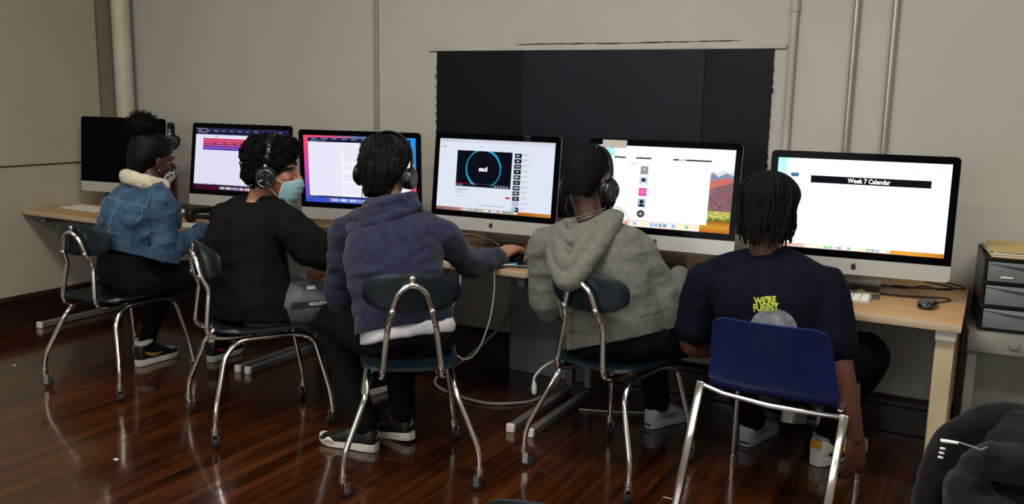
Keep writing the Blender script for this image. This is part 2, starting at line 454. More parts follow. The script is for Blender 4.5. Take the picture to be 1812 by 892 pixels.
# ================================================================== DESKS
def desk(label, x0, x1, y0, posts, dz=0.0):
    cx = (x0+x1)/2; t = thing('desk', label, 'desk', (cx, y0+.38, 0), 0, 'computer tables along the back wall')
    q = MB(); q.rbox((cx, (y0+.008-.018)/2, ZD+dz-.0125), (x1-x0-.002, -y0-.026, .025), .0015, 1); q.obj('tabletop', wood_top, t)
    q = MB(); q.rbox((cx, y0+.004, ZD+dz-.0128), (x1-x0-.002, .008, .0268), .003, 2); q.obj('edge_strip', wood_edge, t)
    q = MB(); q.rbox((cx, -.10, ZD-.11), (x1-x0-.2, .02, .10), .003, 1); q.obj('back_rail', tableleg, t)
    for kind, px in posts:
        if kind == 'T':
            q = MB(); q.rbox((px, -.215, .36), (.036, .045, .63), .004, 1); q.obj('leg', tableleg, t)
            q = MB(); q.rbox((px, -.52, .0185), (.035, .60, .034), .004, 1); f = q.obj('foot', tableleg, t)
            q = MB(); q.rbox((px, y0-.036, .0185), (.037, .02, .0365), .003, 1); q.obj('end_cap', capw, f, label='white square plastic end cap')
            q = MB(); q.rbox((px, -.45, ZD-.048), (.036, .60, .045), .003, 1); q.obj('bracket', tableleg, t)
        else:
            for yy in (y0+.065, -.12):
                q = MB(); q.rbox((px, yy, .335), (.058, .04, .66), .004, 1); l = q.obj('leg', beige, t, label='beige flat steel leg')
                q = MB(); q.ball((px, yy-.021, .14), (.008, .004, .008), 10, 8); q.obj('bolt', steel, l)
                q = MB(); q.rbox((px, yy, ZD-.045), (.064, .05, .04), .003, 1); q.obj('leg_cap', whitep, l)
            q = MB(); q.rbox((px-.02, -.42, ZD-.05), (.03, .56, .04), .003, 1); q.obj('bracket', tableleg, t)
    return t
desk('wooden computer table meeting the left wall, under the switched-off dark monitor', XL+.004, -3.245, -.783, [('T', -4.88), ('T', -3.275)])
desk('middle wooden computer table in front of the boy in the navy hoodie', -3.243, -1.661, -.778, [('T', -3.212), ('T', -1.70)])
desk('wooden computer table at the right end, ending beside the drawer tower', -1.659, -.045, -.783, [('T', -1.605), ('B', -.092)], .004)

# ================================================================== SCHOOL CHAIRS
def chair_proto():
    t = thing('school_chair', '', 'chair', (0, 0, 0))
    # seat : dished plastic sheet with waterfall front
    g = []
    for i in range(17):
        u = i/16; row = []
        for j in range(17):
            w = -1+2*j/16
            y = -.20+.40*u; hw = .186*(1-.06*(1-u))
            cr = min(1.0, (1-abs(w))*6)  # corner rounding
            x = w*hw
            yy = y
            e = max(0, abs(w)-.72)/.28
            if u < .2: yy = y+.045*(e**2)*(1-u/.2)
            if u > .8: yy = y-.05*(e**2)*((u-.8)/.2)
            z = .432+.012*w*w-.006*math.sin(PI*u)
            if u > .75: z -= .03*((u-.75)/.25)**2
            if u < .15: z += .006*(1-u/.15)
            row.append((x, yy, z))
        g.append(row)
    q = MB(); q.sheet(g, .013); q.obj('seat', teal, t, ang=50)
    # backrest : curved bean-shaped plastic
    n = 40; rings = []
    q = MB(); vs = []; fs = []; K = 7
    def bp(rr, a):
        ct, st = math.cos(a), math.sin(a)
        p = 2.9
        x = .172*math.copysign(abs(ct)**(2/p), ct)*rr
        zz = math.copysign(abs(st)**(2/p), st)*rr
        z = .073*zz
        x *= (1.0 if zz > 0 else 1-.16*zz*zz)
        y = -.236+.042*(x/.172)**2-.10*z
        return x, y, .728+z
    for side in (0, 1):
        for k in range(K):
            rr = k/(K-1)*(1 if k < K-1 else 1.0)
            for j in range(n):
                x, y, z = bp(rr if k else .001, 2*PI*j/n)
                off = (.0075 if side else -.0075)*(1 if k < K-1 else .35)
                vs.append((x, y+off, z))
    for side in (0, 1):
        o = side*K*n
        for k in range(K-1):
            for j in range(n):
                f = (o+k*n+j, o+k*n+(j+1) % n, o+(k+1)*n+(j+1) % n, o+(k+1)*n+j); fs.append(f if side else f[::-1])
    for j in range(n): fs.append(((K-1)*n+j, (K-1)*n+(j+1) % n, 2*K*n-n+(j+1) % n, 2*K*n-n+j))
    q.add(vs, fs); back = q.obj('backrest', teal, t, ang=60)
    for x, z in ((-.069, .668), (.069, .668), (0, .785)):
        k = MB(); k.ball((x, -.258 if z < .7 else -.262, z), (.0125, .007, .0125), 12, 8); k.obj('bolt', steel, back)
    # back tube
    P = [(.085, .10, .412), (.104, -.16, .410), (.106, -.246, .428), (.083, -.222, .614), (.070, -.250, .668), (.046, -.262, .742), (0, -.268, .772)]
    P = P+[(-x, y, z) for x, y, z in reversed(P[:-1])]
    path = fillet(P, .045, 6)
    q = MB(); q.tube(path, .0109, 12); q.obj('back_tube', chrome, t)
    for s in (-1, 1):
        P = [(s*.241, -.256, .058), (s*.240, -.252, .150), (s*.160, -.188, .352), (s*.150, -.13, .408), (s*.140, .10, .408), (s*.150, .185, .385), (s*.188, .240, .150), (s*.196, .249, .058)]
        q = MB(); q.tube(fillet(P, .05, 6), .0109, 12); q.obj('side_frame', chrome, t)
        for x, y in ((s*.241, -.256), (s*.196, .249)):
            q = MB(); q.tube([(x, y, .090), (x, y, .060)], .0145, 12); q.tube([(x, y, .082), (x, y, .077)], .0175, 12); q.tube([(x, y, .070), (x, y, .065)], .0175, 12)
            a = random.uniform(-PI, PI) if True else 0
            M = tr(x, y, 0) @ rot('Z', math.degrees(a))
            q.rbox((-.012, .008, .040), (.003, .022, .042), .001, 1, M); q.rbox((.012, .008, .040), (.003, .022, .042), .001, 1, M); q.rbox((0, .004, .060), (.027, .024, .004), .001, 1, M)
            c = q.obj('caster', steel, t)
            q = MB(); q.lathe([(.018, -.009), (.0235, -.007), (.0245, 0), (.0235, .007), (.018, .009)], 18, M @ tr(0, .014, .0245) @ rot('Y', 90)); q.obj('wheel', rubber, c)
    q = MB(); q.tube([(-.145, -.06, .408), (.145, -.06, .408)], .009, 8); q.tube([(-.142, .09, .408), (.142, .09, .408)], .009, 8); q.obj('cross_tube', chrome, t)
    return t
CH = chair_proto()
ch_specs = [(-3.643, -1.194, 4.8, 'teal school chair under the person in the denim jacket'),
            (-2.694, -1.248, -29.8, 'teal school chair under the person in the black shirt and face mask'),
            (-1.868, -1.322, 37.9, 'teal school chair under the person in the navy hoodie'),
            (-1.194, -.906, -12.8, 'teal school chair under the person in the grey hoodie')]
for i, (x, y, a, lab) in enumerate(ch_specs):
    if i == 0:
        CH.location = (x, y, 0); CH.rotation_euler = (0, 0, math.radians(a)); CH['label'] = lab; CH['group'] = 'teal school chairs on casters'
    else: copy_tree(CH, (x, y, 0), math.radians(a), lab, 'teal school chairs on casters')
copy_tree(CH, (-.54, -2.60, 0), math.radians(12), 'empty teal school chair nearest the camera, only its back rim in view', 'teal school chairs on casters')
copy_tree(CH, (.22, -1.80, 0), math.radians(4), 'teal school chair at the right edge with a dark coat over its back', 'teal school chairs on casters')

# blue stacking chair
def stack_chair():
    t = thing('stacking_chair', 'royal blue stacking chair with square chrome legs under the person in the navy t-shirt', 'chair', (-.59, -.86, 0))
    x0, x1 = -.815, -.345; cx = (x0+x1)/2
    g = []
    for i in range(25):      # profile from the seat front to the top of the back
        u = i/24; row = []
        for j in range(17):
            w = -1+2*j/16
            if u < .5:
                k = u/.5; y = -.62-.40*k; z = .440-.022*math.sin(PI*k)-(.035*(1-k/.2)**2 if k < .2 else 0); hw = .215
            elif u < .62:
                k = (u-.5)/.12; a = k*PI*.44; y = -1.02-.055*math.sin(a); z = .432+.055*(1-math.cos(a)); hw = .212-.010*k
            else:
                k = (u-.62)/.38; y = -1.074-.085*k-.02*k*k; z = .480+.238*k; hw = .212-.030*k
                e = max(0, abs(w)-.7)/.3
                if k > .8: z -= .018*e*e*(k-.8)/.2
            y2 = y-(.030*(1-w*w) if u > .62 else .03*(1-w*w)*max(0, (u-.5)/.12))
            row.append((cx+w*hw, y2, z+.012*w*w*(1 if u < .5 else 0)))
        g.append(row)
    q = MB(); q.sheet(g, .006); q.obj('shell', navyp, t, ang=50)
    q = MB(); q.tube([(x0, -1.085, .447), (x0+.08, -1.095, .430), (cx, -1.105, .420), (x1-.08, -1.095, .417), (x1, -1.085, .417)], .0095, 10); q.obj('rear_bar', chrome, t)
    for (xt, zt), (xb, yb) in (((x0, .445), (-.855, -1.19)), ((x1, .415), (-.372, -1.20))):
        q = MB(); d = (V((xb, yb, 0.0))-V((xt, -1.085, zt+.012))); L = d.length
        z = d.normalized(); xax = V((1, 0, 0)); yax = z.cross(xax).normalized(); xax = yax.cross(z).normalized()
        M = Matrix((( xax.x, yax.x, z.x, xt), (xax.y, yax.y, z.y, -1.085), (xax.z, yax.z, z.z, zt+.012), (0, 0, 0, 1)))
        q.rbox((0, 0, L/2), (.027, .020, L), .004, 2, M); q.obj('rear_leg', chrome, t)
    for s, (xt, xb) in enumerate(((x0+.02, -.803), (x1-.02, -.340))):
        q = MB(); q.tube(fillet([(xt, -1.04, .428), (xt, -.66, .428), (xt, -.635, .40), (xb, -.622, .022)], .03, 4), .0105, 10); l = q.obj('front_leg', chrome, t)
        q = MB(); q.tube([(xb, -.622, .0), (xb, -.622, .026)], .0145, 12); q.obj('glide', steel, l)
    return t
stack_chair()
# ================================================================== COMPUTERS
class Screen:
    W, H = .5977, .3362
    def __init__(s): s.v = []; s.f = []; s.c = []; s.n = 0
    def P(s, u, v, lay): return ((u-.5)*s.W, -.0008-lay*.00022, (.5-v)*s.H)
    def quad(s, pts, cols, lay):
        o = len(s.v); s.v += [s.P(u, v, lay) for u, v in pts]; s.f.append(tuple(range(o, o+len(pts)))[::-1])
        cols = cols if isinstance(cols, list) else [cols]*len(pts); s.c.append(cols[::-1])
    def rect(s, x0, y0, x1, y1, col, lay=1, col2=None, horiz=False):
        c = col; d = col2 or col
        cols = [c, d, d, c] if horiz else [c, c, d, d]
        s.quad([(x0, y0), (x1, y0), (x1, y1), (x0, y1)], cols, lay)
    def grad(s, x0, y0, x1, y1, cols, lay=0, horiz=False):
        n = len(cols)-1
        for i in range(n):
            a, b = i/n, (i+1)/n
            if horiz: s.rect(x0+(x1-x0)*a, y0, x0+(x1-x0)*b, y1, cols[i], lay, cols[i+1], True)
            else: s.rect(x0, y0+(y1-y0)*a, x1, y0+(y1-y0)*b, cols[i], lay, cols[i+1])
    def poly(s, pts, col, lay=2): s.quad(pts, col, lay)
    def text(s, t, u, v, size, col, lay=3, bold=0.0, align='CENTER', sx=1.0):
        vs, fs = text2d(t, size, bold, align); o = len(s.v)
        x0, y0, z0 = s.P(u, v, lay)
        s.v += [(x0+x*sx, y0, z0+y) for x, y in vs]
        for f in fs: s.f.append(tuple(i+o for i in f)); s.c.append([col]*len(f))
    def lines(s, x0, x1, y0, y1, n, col, rng, lay=2, th=.004):
        for k in range(n):
            y = y0+(y1-y0)*k/max(1, n-1); s.rect(x0, y, x0+(x1-x0)*rng.uniform(.4, 1), y+th, col, lay)
    def dock(s, x0, x1, y0, y1, n, bg, rng, lay=3):
        if bg: s.rect(x0, y0, x1, y1, bg, lay)
        pal = ['#d8e2f0', '#5aa6e6', '#f2f2f2', '#e8e6e0', '#7fc7a0', '#e07a6a', '#c9c9d4', '#8fb4e8', '#f5e9b0', '#9a9aa8']
        w = (x1-x0)/n
        for k in range(n): s.rect(x0+w*(k+.12), y0+(y1-y0)*.14, x0+w*(k+.88), y1-(y1-y0)*.14, rng.choice(pal), lay+1)
    def build(s, name, M, parent, gain=1.0):
        me = bpy.data.meshes.new(name); me.from_pydata([tuple(M @ V(p)) for p in s.v], [], s.f)
        a = me.color_attributes.new('Col', 'FLOAT_COLOR', 'CORNER'); data = []
        for cs in s.c:
            for c in cs:
                q = srgb(c); data += [q[0]*gain, q[1]*gain, q[2]*gain, 1]
        a.data.foreach_set('color', data); me.materials.append(SCREEN)
        return link(name, me, parent)
APPLE = [(0, .60), (.14, .70), (.36, .69), (.56, .55), (.44, .42), (.38, .25), (.40, .05), (.50, -.08), (.62, -.15), (.52, -.42), (.36, -.66), (.19, -.74), (0, -.66), (-.18, -.74), (-.38, -.64), (-.56, -.33), (-.63, .02), (-.57, .38), (-.38, .62), (-.15, .68)]
LEAF = [(.02, .76), (.04, .92), (.14, 1.05), (.28, 1.10), (.27, .95), (.17, .82)]
def computer(label, X, Y, Z, yaw, tilt, screen, gain=1.0, edge=.012):
    base = thing('desktop_computer', label, 'computer', (X, Y+.06, ZD), yaw, 'all-in-one computers along the desk')
    r = V((math.cos(yaw), math.sin(yaw), 0)); n = V((math.sin(yaw), -math.cos(yaw), 0))
    up = V((0, 0, 1))*math.cos(tilt)-n*math.sin(tilt); bk = r.cross(up)*-1
    bk = -(n*math.cos(tilt)+V((0, 0, 1))*math.sin(tilt))
    M = Matrix(((r.x, bk.x, up.x, X), (r.y, bk.y, up.y, Y), (r.z, bk.z, up.z, Z), (0, 0, 0, 1)))
    def rr(x0, z0, x1, z1, rad, tl=True, bl=True):
        p = []
        for cx, cz, a0, on in ((x1-rad, z1-rad, 0, tl), (x0+rad, z1-rad, 90, tl), (x0+rad, z0+rad, 180, bl), (x1-rad, z0+rad, 270, bl)):
            if on:
                for k in range(6): a = math.radians(a0+18*k); p.append((cx+rad*math.cos(a), cz+rad*math.sin(a)))
            else:
                p.append({0: (x1, z1), 90: (x0, z1), 180: (x0, z0), 270: (x1, z0)}[a0])
        return p
    zt, zb, zc = .1951, -.1951, -.2555
    # aluminium body, rim plus bulged back
    P = rr(-.325, zc, .325, zt, .017); nP = len(P); vs = []; fs = []
    cz = (zt+zc)/2
    for y, sc in ((.0008, 1), (edge, 1), (edge+.012, .93), (edge+.028, .62), (edge+.034, .25)):
        vs += [(x*sc, y, cz+(z-cz)*sc) for x, z in P]
    for k in range(4):
        for j in range(nP): fs.append((k*nP+j, k*nP+(j+1) % nP, (k+1)*nP+(j+1) % nP, (k+1)*nP+j))
    fs.append(tuple(range(nP-1, -1, -1))); fs.append(tuple(4*nP+j for j in range(nP)))
    q = MB(); q.add(vs, fs, M); body = q.obj('body', alu, base)
    q = MB(); p = rr(-.325, zb, .325, zt, .017, True, False)
    q.prism([(x, z) for x, z in p], 0, .0016, M @ Matrix(((1, 0, 0, 0), (0, 0, -1, .0009), (0, 1, 0, 0), (0, 0, 0, 1)))); q.obj('front_glass', bezel, base, ang=20)
    scr = screen
    if scr: scr.build('screen', M @ tr(0, .0, 0), base, gain)
    q = MB()
    for poly in (APPLE, LEAF):
        q.prism([(x*.0155, z*.0155-.226) for x, z in poly], 0, .0008, M @ Matrix(((1, 0, 0, 0), (0, 0, -1, .0009), (0, 1, 0, 0), (0, 0, 0, 1))))
    q.obj('logo', blackm, body, smooth=False, label='small black apple logo with a bite')
    # stand: bent plate, foot on the desk
    q = MB(); d = Matrix.Translation((X, Y, 0)) @ Matrix.Rotation(yaw, 4, 'Z')
    att = M @ V((0, edge+.03, -.03)); inv = d.inverted(); a = inv @ att
    prof = [(-.045, ZD+.003), (.0, ZD+.003), (.06, ZD+.0035), (.105, ZD+.008), (.125, ZD+.03), (.125, ZD+.09), (a.y+.035, a.z-.07), (a.y+.015, a.z)]
    prof = [(p[0], p[1]) for p in catmull([(y, z) for y, z in prof], 5)]
    g = [[(x, y, z) for x in (-.10, -.097, 0, .097, .10)] for y, z in prof]
    q.sheet(g, .005, d); q.obj('stand', aludark, base, ang=60)
    return base
rg = random.Random(11)
# monitor 2: code-like page with pink and purple bars
s2 = Screen(); s2.rect(0, 0, 1, 1, '#e6e4fa', 0)
s2.rect(0, 0, 1, .025, '#30305a', 1); s2.grad(0, .025, 1, .10, ['#1b1c38', '#20244a'], 1)
for k in range(11): s2.rect(.02+k*.088, .036, .02+k*.088+rg.uniform(.03, .06), .046, '#a0a4c0', 2)
s2.rect(.02, .062, .13, .075, '#8f93b8', 2); s2.rect(.0, .10, 1, .104, '#3c3e63', 2)
for k in range(8): s2.rect(.003+k*.016, .008, .003+k*.016+.010, .017, '#c8c8e0', 2)
s2.rect(.22, .125, .235, .14, '#35354a', 2); s2.rect(.09, .14, .094, .155, '#444', 2)
for k, (c) in enumerate(['#d6315f', '#cc2c60', '#a52468', '#7c2390', '#5a2bb8']): s2.rect(.085, .165+k*.038, .96, .165+k*.038+.034, c, 2)
for k in range(6): s2.rect(.2+k*.11, .235, .2+k*.11+.03, .243, '#8c1f45', 3)
for k in range(5): s2.rect(.12+k*.025, .895, .126+k*.025, .902, '#555', 2)
s2.rect(0, .91, 1, .925, '#1d1b33', 2); s2.rect(.015, .914, .11, .920, '#8a8aa5', 3); s2.rect(.13, .914, .2, .920, '#8a8aa5', 3)
s2.grad(0, .925, 1, 1, ['#3a0d2b', '#54122f', '#301033'], 2, True); s2.dock(.29, .86, .935, .99, 22, '#3b2a50', rg)
# monitor 3: gradient wallpaper with a page
s3 = Screen(); s3.grad(0, 0, .06, 1, ['#ff4a66', '#f53f7a', '#e6449a', '#b04bb6', '#7a4cc0', '#3f53c4'], 0)
s3.grad(.06, 0, .955, .03, ['#ff4a66', '#d0587a', '#5a80b0', '#2a86d0', '#1e8fe0'], 0, True); s3.grad(.06, .03, .955, .96, ['#3450b8', '#3450b8'], 0)
s3.grad(.955, 0, 1, 1, ['#1e9af0', '#2a90e8', '#2f8be0', '#9a5aa0', '#ff3a66', '#ff4a74'], 0); s3.grad(0, .94, 1, 1, ['#3350c4', '#3a58d0', '#4a4fc0'], 1, True)
s3.rect(.04, .035, .955, .095, '#191a33', 1)
for k in range(8): s3.rect(.075+k*.09, .043, .075+k*.09+rg.uniform(.03, .065), .052, '#a5a8c4', 2)
s3.rect(.06, .068, .2, .077, '#7e82a6', 2); s3.rect(.06, .085, .12, .091, '#7e82a6', 2)
s3.rect(.04, .095, .955, .90, '#e9e8fb', 2); s3.rect(.345, .095, .955, .90, '#f3f3fd', 3)
s3.text('What is your PRO?', .35, .135, .0085, '#55566a', 4, align='LEFT')
for y0, n in ((.17, 7), (.30, 4), (.44, 2), (.57, 5), (.70, 3), (.78, 4)): s3.lines(.36, .60, y0, y0+.016*n, n, '#b9b9c8', rg, 4, .004)
s3.rect(.04, .90, .955, .92, '#22223f', 3); s3.rect(.05, .905, .11, .912, '#9a9ab8', 4); s3.dock(.22, .80, .93, .985, 22, '#5c6bd0', rg)
# monitor 4: video page
s4 = Screen(); s4.rect(0, 0, 1, 1, '#dfe6f4', 0); s4.rect(0, 0, 1, .016, '#c9cedc', 1); s4.rect(0, .016, 1, .05, '#d3d9e6', 1)
s4.rect(.03, .03, .2, .034, '#a8acb8', 2); s4.rect(.03, .105, .038, .12, '#333', 2); s4.rect(.041, .108, .065, .116, '#666', 2)
s4.rect(.36, .085, .38, .09, '#888', 2); s4.rect(.62, .088, .63, .094, '#777', 2)
X0, Y0, X1, Y1 = .165, .155, .648, .655
s4.rect(X0, Y0, X1, Y1, '#0c0e1a', 2)
cx, cy = .402, .40; SA = s4.W/s4.H
for k in range(60):
    a0, a1 = 2*PI*k/60, 2*PI*(k+1)/60
    q = []
    for a, rr_ in ((a0, .155), (a1, .155), (a1, .143+.005*math.sin(a1*2+.6)), (a0, .143+.005*math.sin(a0*2+.6))):
        q.append((cx+rr_*math.cos(a), min(Y1-.03, max(Y0, cy+rr_*math.sin(a)*SA))))
    ys = [p[1] for p in q]
    if max(ys)-min(ys) > .0005 and not (min(ys) >= Y1-.031 or max(ys) <= Y0+.0005): s4.poly(q, '#1ab4dc', 3)
s4.text('sad', cx, cy+.005, .030, '#f2f4fa', 4, .0012, sx=1.15)
s4.rect(X0, Y1-.045, X0+.2, Y1-.040, '#d02030', 4); s4.rect(X0+.2, Y1-.045, X1-.01, Y1-.041, '#555', 4)
for k in range(3): s4.rect(X0+.012+k*.02, Y1-.028, X0+.020+k*.02, Y1-.014, '#ddd', 4)
for k in range(5): s4.rect(X1-.14+k*.026, Y1-.028, X1-.125+k*.026, Y1-.014, '#ddd', 4)
for y, w in ((.69, .14), (.705, .1)): s4.rect(X0, y, X0+w, y+.006, '#8d93a3', 2)
s4.rect(X0+.005, .735, X0+.012, .748, '#333', 2); s4.rect(X0+.02, .738, X0+.06, .744, '#888', 2); s4.rect(X0+.02, .79, X0+.10, .795, '#999', 2); s4.rect(X0+.2, .90, X0+.45, .906, '#888', 2)
s4.rect(.61, .765, .648, .79, '#cc2a3a', 2)
tb = ['#1c1d26', '#1b1f35', '#2b2c34', '#10161c', '#3a3c42', '#2b2e36', '#22262e', '#4a4d55', '#33363c', '#c8b4d6', '#301420']
for k in range(11):
    y = .165+k*.073; s4.rect(.668, y, .728, y+.060, tb[k], 2)
    s4.rect(.682+rg.uniform(-.008, .008), y+.02, .712+rg.uniform(-.008, .008), y+.038, ['#c9cad2', '#d6d8e0', '#9ab'][k % 3], 3)
    s4.rect(.738, y+.006, .738+rg.uniform(.04, .07), y+.012, '#9aa0ae', 2); s4.rect(.738, y+.022, .738+rg.uniform(.02, .05), y+.027, '#b5bac6', 2)
s4.rect(.668, .895, .696, .955, '#7fd0c8', 3)
s4.grad(0, .955, 1, 1, ['#8a5a58', '#b08076', '#c8a08c', '#b5641e', '#c8862a'], 3, True); s4.dock(.22, .72, .958, .995, 20, '#c3a8a0', rg, 4)
# monitor 5: list page over a mountain wallpaper
s5 = Screen(); s5.rect(0, 0, 1, 1, '#ffffff', 0)
s5.grad(.84, 0, 1, .28, ['#f4f8ff', '#e2ecfa'], 1); s5.rect(0, .0, .16, .14, '#9fe0e0', 1); s5.rect(0, 0, 1, .03, '#f3fbff', 2)
s5.poly([(.82, .30), (.86, .26), (.89, .29), (.93, .24), (.97, .28), (1, .25), (1, .42), (.82, .42)], '#c9cfda', 2)
s5.poly([(.82, .34), (.86, .28), (.90, .33), (.95, .28), (1, .31), (1, .42), (.82, .42)], '#7f869c', 3)
s5.poly([(.82, .36), (.88, .38), (.94, .34), (1, .36), (1, .62), (.82, .62)], '#c0685e', 4)
s5.poly([(.82, .52), (.90, .44), (.95, .42), (1, .38), (1, .76), (.82, .76)], '#7d5a60', 5)
for k in range(40):
    u, v = rg.uniform(.83, .98), rg.uniform(.5, .72); s5.poly([(u, v), (u+.02, v-.008), (u+.026, v+.004), (u+.008, v+.01)], rg.choice(['#66474d', '#94707a', '#8a5a52']), 6)
s5.rect(.82, .74, 1, .86, '#a8a850', 6); s5.rect(.82, .82, 1, .86, '#5f6a2a', 7)
for k in range(30):
    u, v = rg.uniform(.83, .98), rg.uniform(.745, .83); s5.poly([(u, v), (u+.014, v), (u+.012, v+.018), (u+.002, v+.018)], rg.choice(['#c2c06a', '#8c9440', '#d6d08a']), 8)
s5.grad(0, .86, 1, 1, ['#8a5a20', '#c88a2a', '#a8641a'], 7)
s5.rect(.0, .14, .16, .87, '#ffffff', 8); s5.rect(.155, .02, .845, .915, '#ffffff', 8)
s5.rect(.155, .135, .845, .158, '#f0f0f4', 9)
for a, b_ in ((.155, .24), (.315, .425), (.58, .845)): s5.rect(a, .137, b_, .156, '#26263a', 10)
s5.rect(.62, .141, .67, .151, '#e6e6ee', 11); s5.rect(.27, .21, .33, .222, '#b8b8c0', 9)
for k, c in enumerate(['#8a8688', '#a8b4c4', '#d83a8a', '#8fa4c2']):
    y = .245+k*.135; s5.rect(.355, y, .41, y+.10, c, 9)
    if k == 0: s5.rect(.372, y+.03, .392, y+.042, '#d8d8dc', 10); s5.rect(.378, y+.06, .39, y+.066, '#d8d8dc', 10)
    if k in (1, 3):
        s5.poly([(.382+.014*math.cos(t), y+.036+.026*math.sin(t)) for t in np.linspace(0, 2*PI, 12, endpoint=False)], '#1c2028', 10)
        s5.poly([(.36, y+.10), (.368, y+.072), (.382, y+.06), (.398, y+.072), (.408, y+.10)], '#1c2028' if k == 3 else '#f4f4f4', 11)
    if k == 2:
        for t in np.linspace(0, 2*PI, 7, endpoint=False): s5.poly([(.382+.012*math.cos(t)+.008*math.cos(z), y+.05+.022*math.sin(t)+.014*math.sin(z)) for z in np.linspace(0, 2*PI, 8, endpoint=False)], '#f070b0', 10)
    for j in range(5): s5.rect(.48+j*.06, y+.055, .48+j*.06+.045, y+.060, '#e4e4ea', 9)
y = .835; s5.poly([(.3825+.028*math.cos(t), y+.047*math.sin(t)) for t in np.linspace(0, 2*PI, 24, endpoint=False)], '#3a3638', 9)
s5.poly([(.3825+.016*math.cos(t)*(1 if k % 2 else .55), y+.027*math.sin(t)*(1 if k % 2 else .55)) for k, t in enumerate(np.linspace(0, 2*PI, 10, endpoint=False))], '#a8a2a0', 10)
s5.grad(.0, .915, .80, 1, ['#e6b0a8', '#e8d0c4', '#e6d8c8'], 9, True); s5.dock(.27, .76, .93, .99, 16, '#ead8d0', rg, 10)
# monitor 6: calendar page
s6 = Screen(); s6.rect(0, 0, 1, 1, '#ffffff', 0); s6.rect(0, 0, .065, .95, '#a8e4e2', 1, '#d8f4f2'); s6.rect(.055, .03, .965, .955, '#ffffff', 2)
s6.rect(.085, .165, .13, .205, '#1c2a5a', 3); s6.rect(.092, .175, .11, .19, '#4ab0c0', 4); s6.rect(.112, .178, .126, .198, '#3a7ae0', 4)
s6.rect(.085, .22, .14, .225, '#aab', 3); s6.rect(.085, .29, .13, .296, '#aab', 3); s6.rect(.10, .36, .135, .385, '#333a48', 3); s6.rect(.085, .365, .097, .371, '#778', 3)
s6.rect(.205, .185, .895, .265, '#101018', 3); s6.text('Week 7 Calendar', .545, .227, .0235, '#ffffff', 4, .0006, sx=.86)
for k in range(6): s6.rect(.24+k*.11, .30, .24+k*.11+.05, .305, '#ececf0', 3)
for u, v in ((.80, .09), (.935, .09), (.96, .09), (.975, .05)): s6.rect(u, v, u+.012, v+.008, '#99a', 3)
s6.rect(.08, .86, .12, .866, '#aab', 3)
s6.grad(0, .955, 1, 1, ['#c99a9e', '#d8b8b0', '#d8a88c', '#c8863a', '#d89a3a', '#b8701a'], 3, True); s6.dock(.20, .70, .957, .995, 18, '#f2e4e0', rg, 4)
computer('switched-off computer with a black screen, leftmost on the desk', -4.592, -.406, 1.043, .128, .075, None)
computer('computer showing pink and purple bars on a white page', -3.593, -.449, 1.037, .136, .14, s2, .95)
computer('computer with a pink to blue gradient wallpaper around a text page', -2.765, -.470, 1.030, .24, -.05, s3, 1.0)
c4 = computer('computer playing a video with a cyan ring on black', -2.034, -.407, 1.038, .04, .108, s4, 1.0)
c5 = computer('computer showing a list with square pictures over a mountain wallpaper', -1.213, -.463, 1.046, .068, .159, s5, 1.25)
computer('computer with a black Week 7 Calendar banner on a white page', -.431, -.491, 1.031, .095, .057, s6, 1.3)
# bits stuck on top of two screens
q = MB(); M = tr(-1.40, -.50, 1.222) @ rot('Z', 4) @ rot('X', -10)
q.rbox((0, -.012, -.003), (.105, .0012, .032), .0004, 1, M)
tag(q.obj('paper_note', mat('grey_note', '#b8b2a6', .7)), 'grey paper strip taped on the top edge of the list-page computer', 'note')
q = MB(); M = tr(-1.86, -.412, 1.226) @ rot('Z', 2)
q.rbox((0, -.006, .004), (.036, .010, .011), .002, 2, M); q.rbox((.0, .004, -.006), (.03, .003, .02), .001, 1, M)
tag(q.obj('webcam_clip', blackp), 'small dark clip on the top edge of the video computer', 'clip')

# ================================================================== DESK THINGS
keyw = mat('white_keys', '#e9e7df', .45, var=.03); keyb = mat('black_keys', '#0c0c0d', .3)
def keyboard(label, x, y, rz):
    t = thing('keyboard', label, 'keyboard', (x, y, ZD), rz, 'slim white keyboards')
    M = tr(x, y, ZD) @ Matrix.Rotation(rz, 4, 'Z') @ rot('X', 2)
    q = MB(); q.rbox((0, 0, .0075), (.428, .114, .006), .003, 2, M); q.obj('tray', mat('keyboard_alu', '#c2c0ba', .4, .5), t)
    for r_ in range(5):
        wds = [1]*14 if r_ < 4 else [1, 1, 1, 1.25, 5.5, 1.25, 1, 1, 1]
        tot = sum(wds); xx = -.208
        for w in wds:
            L = .416*w/tot; q = MB(); q.rbox((xx+L/2, .042-r_*.0208, .0120), (L-.0028, .018, .0035), .0012, 1, M); xx += L
            q.obj('key', keyw, t)
    return t
keyboard('slim white keyboard at the right end of the desk, near the black mouse', -.568, -.550, .03)
keyboard('slim white keyboard half hidden behind the navy hoodie', -2.285, -.655, .04)
def piano(label, x, y, rz, n=25):
    t = thing('music_keyboard', label, 'keyboard', (x, y, ZD), rz, 'black music keyboards')
    M = tr(x, y, ZD) @ Matrix.Rotation(rz, 4, 'Z'); L = n*.0235*.6+.10
    q = MB(); q.rbox((0, .055, .022), (L, .085, .042), .005, 2, M); q.rbox((0, -.10, .010), (L, .02, .018), .004, 2, M); q.rbox((0, -.02, .008), (L, .16, .012), .003, 1, M)
    for sx in (-1, 1): q.rbox((sx*(L/2-.018), -.04, .02), (.036, .14, .036), .004, 2, M)
    q.obj('case', blackp, t)
    nw = 15; w = (L-.08)/nw
    for k in range(nw):
        q = MB(); q.rbox((-L/2+.04+w*(k+.5), -.04, .027), (w-.0012, .10, .012), .0015, 1, M); q.obj('white_key', keyw, t)
        if k % 7 not in (2, 6) and k < nw-1:
            q = MB(); q.rbox((-L/2+.04+w*(k+1), -.018, .036), (w*.5, .058, .012), .0015, 1, M); q.obj('black_key', keyb, t)
    return t
